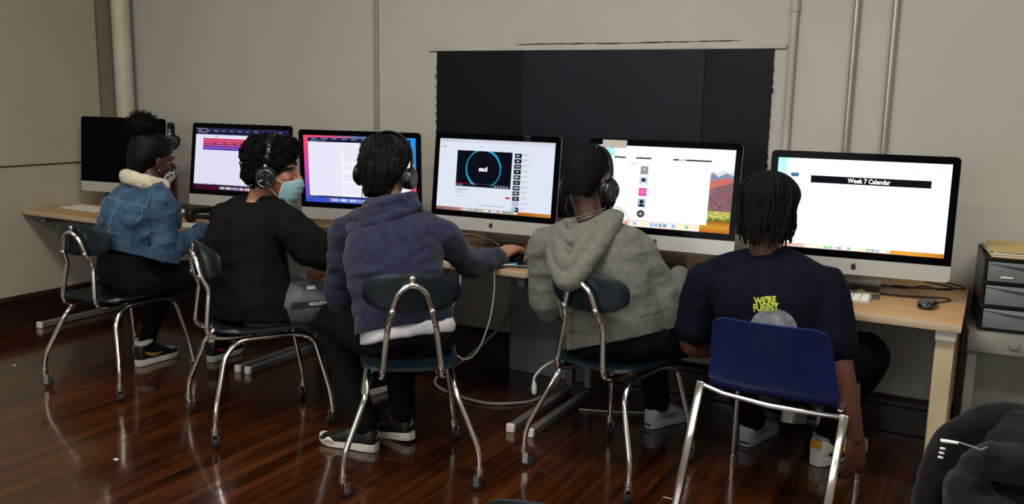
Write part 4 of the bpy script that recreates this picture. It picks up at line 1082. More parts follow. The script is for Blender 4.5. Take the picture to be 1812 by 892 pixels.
cf = MB(); w = vec(J['wrR']); e = vec(J['elR']); d = (w-e).normalized(); cf.tube([w-d*.045, w-d*.04, w-d*.004, w], [.043, .046, .046, .041], 20); cf.obj('cuff', denim, jk)
# hair: slicked cap and bun
H = J['H'] @ Matrix.Scale(.97, 4)
me = remesh(hair_cap(H, .001, -.092, nape=.9), 'hair', .0045, 4); me.materials.append(hairblk); hr = link('hair', me, r1)
q = MB(); bc_ = V((-.030, -.075, .150)); q.ball(bc_, (.072, .070, .064), 22, 16, H); q.ball(bc_+V((.01, .02, -.04)), (.05, .05, .045), 16, 12, H)
me = remesh(q, 'hair_bun', .005, 2); me = folds(me, [(.010, (22, 22, 22), 4, False), (.006, (60, 60, 60), 6, False)]); me.materials.append(hairmatte); bun = link('hair_bun', me, hr)
def fuzz(bme, n, L, r, name, m, parent, seed, curl=.6):
    rg_ = random.Random(seed); q = MB(); vs = bme.vertices; N = len(vs)
    for k in range(n):
        v = vs[rg_.randrange(N)]; p = v.co.copy(); d = v.normal.copy(); pts = [p-d*.003]
        for i in range(4):
            d = (d+V((rg_.uniform(-curl, curl), rg_.uniform(-curl, curl), rg_.uniform(-curl, curl)))).normalized(); p = p+d*L/4; pts.append(p.copy())
        q.tube(pts, [r, r, r*.8, r*.6, r*.3], 4, caps=False)
    return q.obj(name, m, parent, fixn=False, kind='stuff')
fuzz(me, 1300, .024, .0010, 'bun_curls', hairmatte, hr, 4, .9)
fuzz(hr.data, 120, .012, .0006, 'stray_hair', hairmatte, hr, 5, .5)
q = MB(); q.ball((.079, .003, -.047), (.0042, .0042, .0042), 10, 8, H); q.obj('earring', silver, r1, label='small silver stud earring')
def face_mask(H, m, root, loops, name='face_mask', lift=1.0, label=None, puff=0.0, ear=(.074, -.004)):
    ev = [0, .15, .3, .5, .7, .85, 1]; cy = [.1205, .1330, .1345, .1300, .1215, .1130, .0920]; cz = [-.014, -.028, -.045, -.066, -.088, -.105, -.128]
    ey = [.060, .054, .049, .045, .042, .041, .046]; ez = [-.030, -.038, -.050, -.065, -.080, -.093, -.106]; ex = [.061, .063, .0635, .0625, .060, .057, .049]
    g = []
    for i in range(25):
        v = i/24; row = []
        Y, Z_, EY, EZ, EX = [float(np.interp(v, ev, a)) for a in (cy, cz, ey, ez, ex)]
        pl = .0016*math.sin(v*2*PI*4)
        for j in range(21):
            u = -1+2*j/20; a = abs(u)
            k = a**2.2
            row.append((EX*math.sin(u*PI/2)*1.0, Y*(1-k)+EY*k+pl*(1-a)+puff*(1-a), Z_*(1-a**1.7)+EZ*a**1.7))
        g.append(row)
    q = MB(); q.sheet(g, -.0022, H); o = q.obj(name, m, root, ang=80, label=label)
    q = MB()
    for s in (-1, 1):
        q.tube([V(p) for p in catmull([(s*.062, .060, -.032), (s*.073, .030, -.016), (s*ear[0]*1.06, ear[1], .012)], 6)], .0014, 6, M=H)
        q.tube([V(p) for p in catmull([(s*.054, .046, -.102), (s*.070, .026, -.080), (s*ear[0]*1.07, ear[1]-.004, -.044)], 6)], .0014, 6, M=H)
    q.obj('ear_loop', loops, o)
    q = MB(); q.tube([V(p) for p in g[0]], .0018, 6, M=H); q.tube([V(row[0]) for row in g], .0018, 6, M=H); q.tube([V(row[-1]) for row in g], .0018, 6, M=H); q.tube([V(p) for p in g[-1]], .0018, 6, M=H); q.obj('binding', loops, o)
    return o
def pattern_mat():
    m = mat('patterned_mask', '#b9b6b8', .8); nt = m.node_tree
    vn = nt.nodes.new('ShaderNodeTexVoronoi'); vn.inputs['Scale'].default_value = 60; rp = nt.nodes.new('ShaderNodeValToRGB')
    rp.color_ramp.elements[0].position = .45; rp.color_ramp.elements[0].color = (.012, .012, .015, 1); rp.color_ramp.elements[1].position = .5; rp.color_ramp.elements[1].color = (.45, .44, .46, 1)
    t = nt.nodes.new('ShaderNodeTexCoord'); nt.links.new(t.outputs['Object'], vn.inputs['Vector']); nt.links.new(vn.outputs['Distance'], rp.inputs['Fac']); nt.links.new(rp.outputs[0], nt.nodes['Principled BSDF'].inputs['Base Color']); return m
face_mask(H, pattern_mat(), r1, mat('black_loop', '#101012', .8), label='black and white patterned face mask')
for nm, hl, yw, ac in (('L', (-3.772, -1.03, 0), 2, gold), ('R', (-3.52, -.785, 0), 6, red)):
    u, M = shoe(r1, hl, yw, (shblk, shwht, shblk, shblk), .27, 'high', label='black and white high-top sneaker with a %s side mark' % ('yellow' if ac is gold else 'red')); swoosh(u, M, ac, (1,), .062)
    q = MB(); q.ball((0, .225, .052), (.036, .03, .016), 16, 10, M); q.obj('toe_panel', shgry, u)

# ---------------- person 2 : black shirt, turned head
J = dict(pel=(-2.735, -1.245, .52), chest=(-2.83, -1.235, .76), neck=(-2.765, -1.165, .935), heading=-4, hipheading=-16, shL=(-2.985, -1.14, .840), shR=(-2.545, -1.195, .850), elR=(-2.405, -1.11, .705), wrR=(-2.595, -1.025, .612),
         elL=(-3.03, -.96, .68), wrL=(-2.86, -.80, .70), knR=(-2.42, -.93, .505), anR=(-2.50, -.72, .10), knL=(-2.64, -.78, .50), anL=(-2.60, -.58, .10), toeR=(.3, 1, 0), toeL=(.3, 1, 0))
J['H'] = head_frame((-2.705, -1.135, 1.078), -57, -3, 0)
r2 = thing('person', 'person in a black t-shirt with curly hair and a pale blue face mask', 'person', (-2.73, -1.24, 0), 0, 'students at the computers')
b2 = body(J, 'body', sk_tan, r2, 1.0, [dict(wrist=J['wrR'], fwd=(1, .35, -.28), nrm=(.15, -.35, 1), side=1, curl=26), dict(wrist=J['wrL'], fwd=(.2, 1, .0), nrm=(0, 0, 1), side=1, curl=25)])
eyes(J, b2, 1.0)
q = MB(); torso(q, J, 1.12, prof=[(-.19, .186, .138), (.0, .192, .142), (.2, .185, .135), (.42, .180, .132), (.62, .185, .132), (.80, .178, .118), (.90, .135, .092), (.97, .088, .078), (1.00, .074, .070)]); shoulders(q, J, .070, .056)
sh, el = V(J['shR']), V(J['elR']); q.limb([sh, sh.lerp(el, .5)+V((0, 0, -.01)), el+V((-.01, 0, .022))], [.078, .090, .076], 20, 5)
sh, el = V(J['shL']), V(J['elL']); q.limb([sh, sh.lerp(el, .5), el], [.078, .088, .085], 20, 5)
me = remesh(q, 'shirt', .0068, 8); me = folds(me, [(.010, (5, 5, 9), 9, True), (.005, (14, 14, 16), 8, True)]); me.materials.append(blackcloth); link('shirt', me, r2)
q = MB()
for s in 'LR': leg(q, J, s, (.105, .100, .088, .070, .06), 1.0, .45)
torso(q, J, 1.0, prof=[(-.15, .165, .125), (0, .165, .125), (.1, .15, .11)])
me = remesh(q, 'shorts', .007, 5); me = folds(me, [(.006, (10, 10, 12), 12, True)]); me.materials.append(greyshort); so = link('shorts', me, r2); bv = bvh_of(me)
q = MB()
for s in 'LR': q.limb([V(J['kn'+s]).lerp(V(J['an'+s]), .3), V(J['kn'+s]).lerp(V(J['an'+s]), .7), V(J['an'+s])], [.058, .05, .042], 14, 4)
q.obj('leggings', blackleg, r2)
# printed band across the thigh
hip = V(J['pel'])+V((.085, 0, -.02)); kn = V(J['knR']); ax = (kn-hip).normalized()
side = V((ax.y, -ax.x, 0)).normalized(); upv = side.cross(ax)
def thigh_pt(a, t, off=.0015):
    c = hip.lerp(kn, t); d = (side*math.cos(a)+upv*math.sin(a)); h, n = onto(bv, c+d*.3, -d); return (h if h is not None else c+d*.1)+d*off
g = [[thigh_pt(a, t) for t in np.linspace(.20, 1.02, 22)] for a in (math.radians(8), math.radians(14), math.radians(21))]
q = MB(); q.sheet(g, .0012); q.obj('printed_band', blackm, so)
q = MB(); vs, fs = text2d('HOLLISTER  HOLLISTER', .017, .0002)
pts = []
for x, y in vs: pts.append(thigh_pt(math.radians(14.5)+y/.1, .62+x/ (kn-hip).length, .0034))
q.add(pts, fs); q.obj('lettering', whitep, so, smooth=False, fixn=False)
g = [[thigh_pt(a, t) for t in np.linspace(.40, .49, 8)] for a in (math.radians(50), math.radians(55), math.radians(60))]
q = MB(); q.sheet(g, .0015); q.obj('pocket_tag', whitep, so)
g = [[thigh_pt(a, t, .001) for a in np.linspace(-.5, 1.9, 14)] for t in (.60, .606)]
q = MB(); q.sheet(g, .0015); q.obj('seam', blackm, so)
H = J['H']
# curly hair
q = MB(); q.ball((0, -.022, .054), (.092, .106, .090), 24, 16, H); q.ball((0, -.062, -.010), (.076, .058, .066), 18, 12, H); q.ball((0, .060, .094), (.066, .050, .042), 16, 12, H)
me = remesh(q, 'hair', .005, 2); me = folds(me, [(.012, (26, 26, 26), 4, False)]); me.materials.append(hairmatte); hr = link('hair', me, r2)
def curls(bme, n, name, m, parent, seed, R=(.008, .013), r=.0033):
    rg_ = random.Random(seed); q = MB(); vs = bme.vertices; N = len(vs)
    for k in range(n):
        v = vs[rg_.randrange(N)]; p = v.co; nn = v.normal
        ax = V((rg_.uniform(-1, 1), rg_.uniform(-1, 1), rg_.uniform(-1, 1))).normalized(); a = ax.orthogonal().normalized(); b = ax.cross(a); rr = rg_.uniform(*R)
        c = p+nn*rr*.45; pts = []; turns = rg_.uniform(1.1, 1.7); K = 13
        for i in range(K):
            t = 2*PI*turns*i/(K-1); pts.append(c+(a*math.cos(t)+b*math.sin(t))*rr*(1-.25*i/K)+ax*(.010*(i/K-.5)))
        q.tube(pts, [r*.6]+[r]*(K-2)+[r*.5], 5, caps=False)
    return q.obj(name, m, parent, fixn=False, kind='stuff')
curls(me, 620, 'curls', hairmatte, hr, 21)
face_mask(H @ tr(0, 0, -.014), mat('surgical_blue', '#86abb4', .8, var=.05, bump=.2, bs=300), r2, mat('white_loop', '#d6d6d2', .7), label='pale blue pleated surgical mask')
headphones('black headphones on the curly-haired person in the blue mask', H @ tr(0, -.012, -.004), 1.06, .05, hb=.150)
cable('headphone_cord', 'thin black headphone cord hanging below the blue face mask', [tuple(H @ V(p)) for p in ((.10, -.01, -.065), (.10, .0, -.12), (.085, .02, -.16), (.05, .05, -.20))], .0016, bc)
for nm, hl, yw in (('L', (-2.61, -.64, 0), -10), ('R', (-2.51, -.78, 0), -10)): shoe(r2, hl, yw, (shblk, shwht, shblk, shblk), .27, 'low')

# ---------------- person 3 : navy hoodie
J = dict(pel=(-1.885, -1.30, .525), chest=(-1.95, -1.335, .78), neck=(-2.03, -1.205, .955), heading=15, hipheading=34, shL=(-2.215, -1.255, .862), shR=(-1.835, -1.165, .880), elR=(-1.825, -.955, .735), wrR=(-1.818, -.750, .732),
         elL=(-2.285, -1.215, .575), wrL=(-2.24, -1.00, .585), knL=(-2.40, -1.13, .46), anL=(-2.115, -1.28, .105), knR=(-2.20, -.96, .48), anR=(-2.035, -1.125, .125), toeL=(-1, -.2, 0), toeR=(-1, .1, 0))
J['H'] = head_frame((-2.078, -1.175, 1.112), 11, -10, 0)
r3 = thing('person', 'person in a navy hoodie with headphones, right hand reaching to the mouse', 'person', (-1.89, -1.30, 0), 0, 'students at the computers')
b3 = body(J, 'body', sk_mid, r3, 1.0, [dict(wrist=V(J['wrR'])+V((.004, .026, .006)), fwd=(.12, .95, .22), nrm=(-.05, -.25, 1), side=-1, curl=46, spread=7, s=1.12), dict(wrist=J['wrL'], fwd=(.1, 1, -.1), nrm=(0, 0, 1), side=1, curl=30)])
eyes(J, b3)
q = MB()
for s in 'LR': leg(q, J, s, (.100, .088, .072, .064, .052), 1.0)
torso(q, J, 1.0, prof=[(-.15, .165, .125), (0, .168, .125), (.1, .15, .11)])
me = folds(remesh(q, 'trousers', .007, 6), [(.004, (9, 9, 14), 21, True)]); me.materials.append(blackleg); link('trousers', me, r3)
q = MB(); torso(q, J, 1.0, prof=[(-.075, .182, .138), (-.045, .184, .140), (.0, .183, .139), (.08, .175, .132)])
me = remesh(q, 'undershirt', .007, 4); me = folds(me, [(.004, (14, 14, 5), 31, True)]); me.materials.append(whitetee); link('undershirt', me, r3, 'white undershirt hem below the hoodie')
def hoodie_mesh(J, k, sl, seed, amp=1.0, low=.015):
    q = MB(); torso(q, J, k, prof=[(low, .168, .126), (low+.06, .176, .134), (.2, .180, .136), (.42, .180, .134), (.62, .184, .132), (.80, .180, .120), (.90, .140, .098), (.97, .094, .080), (1.02, .076, .072)]); shoulders(q, J, .066, .058)
    arm(q, J, 'R', sl); arm(q, J, 'L', sl)
    me = remesh(q, 'hoodie', .0064, 7); return folds(me, [(.009*amp, (6, 6, 12), seed, True), (.0042*amp, (16, 16, 22), seed+1, True)])
me = hoodie_mesh(J, 1.02, (.070, .064, .056, .050, .042), 41); me.materials.append(navyhood); hd = link('hoodie', me, r3); bv = bvh_of(me)
for s in 'RL':
    w = V(J['wr'+s]); e = V(J['el'+s]); d = (w-e).normalized(); cf = MB(); cf.tube([w-d*.050, w-d*.045, w-d*.02, w+d*.006, w+d*.008], [.040, .0395, .037, .0355, .031], 20); cf.obj('cuff', navyhood, hd)
# hood lying folded round the neck
def hood(J, bv, loops, m, parent, voxel=.006, smooth=6, fd=(), fill=None):
    q = MB()
    for pts, rr in loops:
        P = []
        for lx, t, off in pts:
            p = backpoint(J, bv, lx, t, off)
            if p is None:
                at, fr = spine(J); r, f = fr(1.0); p = at(t)+r*lx-f*off
            P.append(p)
        q.limb(P, rr, 14, 6)
    for c, r_ in (fill or []): q.ball(c, r_, 20, 14)
    me = remesh(q, 'hood', voxel, smooth); me = folds(me, list(fd)); me.materials.append(m); return link('hood', me, parent)
N = V(J['neck']); at, fr = spine(J); R_, F_ = fr(1.0)
def hoop(cx, up, back, w, d, dip, r, n=13, a0=-200, a1=20):
    P = []
    for a in np.linspace(a0, a1, n):
        t = math.radians(a); P.append(N+R_*(cx+w*math.cos(t))+F_*(d*math.sin(t)-back)+UPZ*(up+dip*math.sin(t)))
    return P
q = MB()
for P, rr in ((hoop(0, .040, .016, .088, .070, .014, 0), .024), (hoop(-.012, .012, .030, .110, .086, .034, 0), .027), (hoop(-.02, -.03, .035, .125, .095, .050, 0), .026)):
    q.limb(P, [rr*.8]+[rr]*(len(P)-2)+[rr*.8], 14, 4)
q.limb([N+R_*(-.105)-F_*.06+UPZ*(-.02), N+R_*(-.05)-F_*.125-UPZ*.055, N+R_*.05-F_*.128-UPZ*.050, N+R_*.125-F_*.055-UPZ*.01], [.024, .027, .026, .02], 14, 5)
q.limb([N+R_*(-.07)-F_*.10+UPZ*(.01), N+R_*(0)-F_*.112+UPZ*.012, N+R_*.07-F_*.09+UPZ*.025], [.018, .022, .018], 14, 5)
me = remesh(q, 'hood', .0058, 4); me = folds(me, [(.005, (18, 18, 26), 51, True)]); me.materials.append(navyhood); link('hood', me, hd)
# hem rib
def hem_band(J, bv, t, h, m, parent, name='hem', th=.004):
    at, fr = spine(J); r, f = fr(max(0, t)); pc = at(t); lo, hi = [], []
    for j in range(48):
        a = 2*PI*j/48; d = r*math.cos(a)+f*math.sin(a); hh, n = onto(bv, pc+UPZ*h*.5+d*.6, -d); p = (hh if hh is not None else pc+d*.17)
        p = p+d*.003; lo.append(p-UPZ*h*.75); hi.append(p+UPZ*h*.5)
    q = MB(); q.sheet([lo+[lo[0]], [(a.lerp(b, .5)+(a-pc).normalized()*.003) for a, b in zip(lo, hi)]+[(lo[0].lerp(hi[0], .5)+(lo[0]-pc).normalized()*.003)], hi+[hi[0]]], th); return q.obj(name, m, parent)
hem_band(J, bv, .05, .055, navyhood, hd)
H = J['H']
me = remesh(hair_cap(H, .004, -.100, nape=.82), 'hair', .005, 3); me.materials.append(hairblk); hr = link('hair', me, r3)
def cap_strands(H, capme, n, seed, name, m, parent, r=.0022, step=.02, lift=.0035, wmax=.5):
    bvc = bvh_of(capme); rg_ = random.Random(seed); q = MB(); c = H @ V((0, -.02, .03)); dn = (H.to_3x3() @ V((0, -.1, -1))).normalized(); top = H @ V((.004, -.045, .20))
    vs = [v.co for v in capme.vertices]
    for k in range(n):
        p = vs[rg_.randrange(len(vs))].copy(); d0 = (p-top); pts = []; wob = rg_.uniform(-wmax, wmax)
        for i in range(rg_.randint(4, 6)):
            h, nn, ix, ds = bvc.find_nearest(p)
            if h is None: break
            pts.append(h+nn*(lift*rg_.uniform(.2, 1.0)+(.004*rg_.random() if i > 3 else 0)))
            g = (h-top); g = g-nn*g.dot(nn); g = (g.normalized()+dn*.4+nn.cross(g.normalized())*wob); g = (g-nn*g.dot(nn))
            if g.length < 1e-5: break
            p = h+g.normalized()*step
        if len(pts) > 2:
            if rg_.random() < .5: pts[-1] = pts[-1]+(pts[-1]-c).normalized()*.006
            q.tube([V(x) for x in catmull([tuple(x) for x in pts], 2)], [r*.5, r, r*1.1, r, r*.7, r*.2], 4, caps=False)
    return q.obj(name, m, parent, fixn=False, kind='stuff')
def strands(H, n, seed, name, m, parent, R=(.090, .108, .094), cz=.046, cy=-.022, low=-.125, r=.0022, crown=(.0, -.03), lift=.004, jitter=.25):
    rg_ = random.Random(seed); q = MB()
    for k in range(n):
        a = rg_.uniform(0, 2*PI); th0 = rg_.uniform(.05, 1.1); L = rg_.uniform(.5, 1.0); pts = []
        for i in range(7):
            th = th0+L*i/6; aa = a+jitter*math.sin(i*.9+k)*.4+rg_.uniform(-.05, .05)
            lf = 1+rg_.uniform(0, lift*8)+(.02 if i == 6 else 0)
            x = R[0]*math.sin(th)*math.cos(aa)*lf; y = cy+R[1]*math.sin(th)*math.sin(aa)*lf; z = cz+R[2]*math.cos(th)*lf
            if th > 1.6: z = cz-(th-1.6)*.085
            if y > .045 and z < .045: break
            if z < low: break
            pts.append((x, y, z))
        if len(pts) > 3: q.tube(pts, [r*.6]+[r]*(len(pts)-2)+[r*.25], 4, caps=False, M=H)
    return q.obj(name, m, parent, fixn=False, kind='stuff')
cap_strands(H, me, 1500, 5, 'hair_strands', hairblk, hr, step=.016, lift=.006, wmax=.75)
headphones('black headphones on the person in the navy hoodie', H @ tr(0, -.006, .0) @ rot('Y', 3), 1.15, .02, hb=.136)
cable('headphone_cord', 'black headphone cord left of the navy hood', [tuple(H @ V(p)) for p in ((-.095, .0, -.065), (-.092, -.01, -.11), (-.085, .0, -.14), (-.07, .03, -.16))], .0016, bc)
w = V(J['wrR'])+V((.003, .030, .004)); q = MB(); q.tube([w+V((.031*math.cos(a), -.010*math.cos(a), .027*math.sin(a))) for a in np.linspace(0, 2*PI, 24, endpoint=False)], .0022, 6, closed=True); q.obj('bracelet', blackm, r3, label='thin black bracelet')
def starmark(u, M, p, s, m, axis):
    q = MB()
    for a, l in ((90, 1.0), (205, 1.1), (330, .9), (20, .5)):
        t = math.radians(a); d = V((0, math.cos(t), math.sin(t))) if axis == 'x' else V((math.cos(t), 0, math.sin(t))); q.tube([V(p), V(p)+d*s*l], [s*.13, s*.06], 6, M=M)
    q.ball(V(p)+(V((0, .1*s, .9*s)) if axis == 'x' else V((0, 0, .9*s))), s*.16, 8, 6, M); q.obj('logo', m, u, label='small gold leaping-figure logo')
for nm, hl, yw, tl in (('L', (-2.052, -1.275, 0), 98, 0), ('R', (-1.985, -1.125, .012), 86, -7)):
    u, M = shoe(r3, hl, yw, (shblk, shwht, shblk, shblk), .265, 'low', tl, label='black sneaker with a white sole and a gold logo')
    for p, ax in (((0, -.002, .072), 'y'), ((0, .112, .118), 'y')): starmark(u, M, p, .020, gold, ax)
    q = MB(); q.limb([(-.038, .185, .026), (-.042, .205, .038), (-.040, .23, .028)], [.007, .010, .006], 10, 4, M=M); q.obj('sole_wing', shwht, u)

# ---------------- person 4 : grey hoodie
J = dict(pel=(-1.195, -.925, .53), chest=(-1.245, -.975, .76), neck=(-1.335, -.870, .925), heading=-2, hipheading=-10, shL=(-1.520, -.875, .822), shR=(-1.145, -.895, .842), elR=(-1.030, -.835, .620), wrR=(-1.06, -.62, .715),
         elL=(-1.505, -.865, .590), wrL=(-1.40, -.64, .715), knR=(-.90, -.60, .49), anR=(-.785, -.40, .105), knL=(-1.20, -.55, .49), anL=(-1.195, -.415, .105), toeR=(.1, 1, 0), toeL=(.1, 1, 0))
J['H'] = head_frame((-1.365, -.835, 1.090), -17, -9, 0)
r4 = thing('person', 'person in a grey hoodie with short hair and black headphones, back to the camera', 'person', (-1.2, -.92, 0), 0, 'students at the computers')
b4 = body(J, 'body', sk_dark, r4, 1.0, [dict(wrist=J['wrR'], fwd=(-.1, 1, 0), nrm=(0, 0, 1), side=-1, curl=30), dict(wrist=J['wrL'], fwd=(.1, 1, 0), nrm=(0, 0, 1), side=1, curl=30)])
eyes(J, b4)
q = MB()
for s in 'LR': leg(q, J, s, (.100, .088, .072, .064, .056), 1.0)
torso(q, J, 1.0, prof=[(-.15, .165, .125), (0, .168, .125), (.1, .15, .11)])
navyleg = mat('navy_trousers', '#080a12', .9, var=.2, vs=20, bump=.3, bs=350, spec=.15)
me = folds(remesh(q, 'trousers', .007, 6), [(.004, (9, 9, 14), 61, True)]); me.materials.append(navyleg); link('trousers', me, r4)
me = hoodie_mesh(J, 1.07, (.082, .080, .074, .060, .046), 71, .85, -.06); me.materials.append(greyhood); hd = link('hoodie', me, r4); bv = bvh_of(me)
hem_band(J, bv, -.02, .05, greyhood, hd)
N = V(J['neck']); at, fr = spine(J); R_, F_ = fr(1.0)
loops = [([(-.115, 1.02, .0), (-.122, .92, .032), (-.090, .72, .045), (-.005, .49, .100), (.07, .68, .045), (.118, .90, .032), (.122, 1.02, .0)], [.020, .030, .033, .036, .033, .030, .020]),
         ([(-.10, 1.05, .0), (-.095, .96, .045), (-.055, .80, .055), (.0, .62, .085), (.045, .80, .048), (.095, .96, .045), (.105, 1.05, .0)], [.020, .026, .028, .030, .028, .026, .020]),
         ([(-.088, 1.07, .0), (-.075, 1.00, .055), (-.035, .91, .060), (.005, .84, .055), (.04, .90, .060), (.08, 1.0, .055), (.09, 1.07, .0)], [.018, .022, .024, .024, .024, .022, .018])]
hfill = [(backpoint(J, bv, x_, t_, .02), (.05, .032, .05)) for x_, t_ in ((-.005, .62), (-.03, .74), (.03, .74), (0, .85))]
hoodo = hood(J, bv, loops, greyhood, hd, .0058, 5, [(.004, (14, 14, 20), 81, True)], hfill)
q = MB()
for P, rr in ((hoop(0, .008, .012, .090, .075, .018, 0), .020), (hoop(0, -.018, .014, .108, .085, .020, 0), .024)): q.limb(P, [rr*.8]+[rr]*(len(P)-2)+[rr*.8], 14, 4)
me = remesh(q, 'hood_rim', .0058, 4); me = folds(me, [(.004, (16, 16, 22), 85, True)]); me.materials.append(greyhood); link('hood_rim', me, hd)
H = J['H']
me = remesh(hair_cap(H, -.004, -.052), 'hair', .0045, 3); me = folds(me, [(.0015, (120, 120, 120), 3, False)]); me.materials.append(hairmatte); link('hair', me, r4)
headphones('black headphones on the person in the grey hoodie', H @ tr(0, -.002, -.004), 1.12, .0, hb=.133)
cable('headphone_cord', 'white wire loops hanging right of the jaw above the grey hood', [tuple(H @ V(p)) for p in ((.075, .05, -.09), (.085, .09, -.085), (.10, .13, -.11), (.105, .15, -.15), (.095, .13, -.165), (.085, .10, -.13), (.08, .07, -.10))], .0013, wc)
cable('headphone_cord', 'black headphone cord left of the grey hood', [tuple(H @ V(p)) for p in ((-.10, .0, -.07), (-.098, -.01, -.11), (-.09, .0, -.135), (-.075, .02, -.15))], .0014, mat('copper_cord', '#4a2f28', .5))
face_mask(H, blackcloth, r4, blackm, label='black cloth face mask', puff=.012)
for k, (dz, rr) in enumerate(((.0, .0640), (-.012, .0665))):
    q = MB(); c = V(J['neck']).lerp(H @ V((0, -.022, -.055)), .42)+UPZ*dz; q.tube([c+R_*(rr*math.cos(a))+F_*(rr*math.sin(a))+UPZ*(.014*math.sin(a)) for a in np.linspace(0, 2*PI, 40, endpoint=False)], .0017, 6, closed=True); q.obj('necklace', silver, r4, label='thin silver chain')
for nm, hl, yw in (('L', (-1.215, -.47, 0), -24), ('R', (-.80, -.455, 0), -12)):
    u, M = shoe(r4, hl, yw, (shpale, shpale, shgry, shpale), .285, 'low', label='pale grey sneaker'); swoosh(u, M, shgry, (1,), .062)
    q = MB(); q.rbox((.0, .002, .018), (.036, .010, .008), .003, 2, M); q.obj('heel_window', blackm, u)

# ---------------- person 5 : navy t-shirt, arm hanging
J = dict(pel=(-.600, -.905, .525), chest=(-.615, -.985, .74), neck=(-.668, -.905, .880), heading=2, hipheading=-4, shL=(-.875, -.905, .765), shR=(-.462, -.935, .805), elR=(-.375, -1.00, .545), wrR=(-.318, -.985, .325),
         elL=(-.915, -.90, .525), wrL=(-.83, -.72, .47), knR=(-.345, -.56, .49), anR=(-.475, -.435, .115), knL=(-.73, -.50, .48), anL=(-.655, -.255, .185), toeR=(.45, 1, 0), toeL=(0, 1, 0), armf=1.08)
J['H'] = head_frame((-.676, -.885, 1.030), 6, -12, 0)
r5 = thing('person', 'person in a navy t-shirt with short locs, right arm hanging down beside the blue chair', 'person', (-.6, -.9, 0), 0, 'students at the computers')
b5 = body(J, 'body', sk_dark2, r5, 1.0, [dict(wrist=J['wrR'], fwd=(.02, .18, -1), nrm=(.75, -.65, 0), side=-1, curl=22), dict(wrist=J['wrL'], fwd=(.3, 1, .0), nrm=(-.3, 0, 1), side=1, curl=35)])
eyes(J, b5)
q = MB()
for s in 'LR': leg(q, J, s, (.100, .092, .078, .066, .056), 1.0)
torso(q, J, 1.0, prof=[(-.15, .165, .125), (0, .168, .125), (.1, .15, .11)])
me = folds(remesh(q, 'trousers', .007, 6), [(.004, (9, 9, 14), 91, True)]); me.materials.append(blackleg); link('trousers', me, r5)
q = MB(); torso(q, J, 1.06, prof=[(-.10, .180, .132), (.0, .182, .134), (.2, .182, .134), (.42, .184, .134), (.62, .190, .132), (.80, .186, .118), (.90, .145, .096), (.97, .092, .078), (1.01, .070, .068)]); shoulders(q, J, .066, .054)
for s in 'LR':
    sh, el = V(J['sh'+s]), V(J['el'+s]); q.limb([sh, sh.lerp(el, .35), sh.lerp(el, .70)], [.074, .076, .074], 20, 5)
me = remesh(q, 'shirt', .0064, 7); me = folds(me, [(.007, (6, 6, 10), 95, True), (.003, (16, 16, 20), 97, True)]); me.materials.append(navytee); ts = link('shirt', me, r5); bv = bvh_of(me)
at, fr = spine(J); Ls = (V(J['neck'])-V(J['pel'])).length
def print_on(vs, fs, lx, t, m, name, off, bend=0.0):
    q = MB(); P = []
    for x, y in vs:
        p = backpoint(J, bv, lx+x, t+y/Ls, off); P.append(p if p is not None else at(t)+V((lx+x, -.14, y)))
    q.add(P, fs); return q.obj(name, m, ts, smooth=False, fixn=False)
lime = mat('lime_print', '#a8b33a', .7, var=.2, vs=80)
v1, f1 = text2d("WE'RE", .034, .0018); v2, f2 = text2d('FUNNY', .034, .0018)
print_on([(x*.72, y*(1+.05*math.sin(x*90))) for x, y in v1], f1, .015, .615, lime, 'lettering', .004)
print_on([(x*.72, y*(1+.10*math.sin(x*70))-.0) for x, y in v2], f2, .015, .552, lime, 'lettering', .004)
g = []
vs = []; fs = []; NR, NA = 8, 32
for i in range(NR+1):
    for j in range(NA): a = 2*PI*j/NA; vs.append((.078*i/NR*math.cos(a), .078*i/NR*math.sin(a)))
for i in range(NR):
    for j in range(NA): fs.append((i*NA+j, i*NA+(j+1) % NA, (i+1)*NA+(j+1) % NA, (i+1)*NA+j))
print_on(vs, fs, .030, .330, mat('moon_print', '#55585f', .8, vs=28, col2='#8d8f96', detail=9), 'moon_print', .003)
q = MB(); c = V(J['neck']); R_, F_ = fr(1.0); q.tube([c+R_*(.072*math.cos(a))+F_*(.066*math.sin(a)-.002)+UPZ*(-.004-.008*math.sin(a)) for a in np.linspace(0, 2*PI, 36, endpoint=False)], .0095, 10, closed=True); q.obj('neckband', navytee, ts)
H = J['H']
me = remesh(hair_cap(H, .0, -.07), 'hair', .005, 3); me.materials.append(locm); hr = link('hair', me, r5)
rg_ = random.Random(77); q = MB()
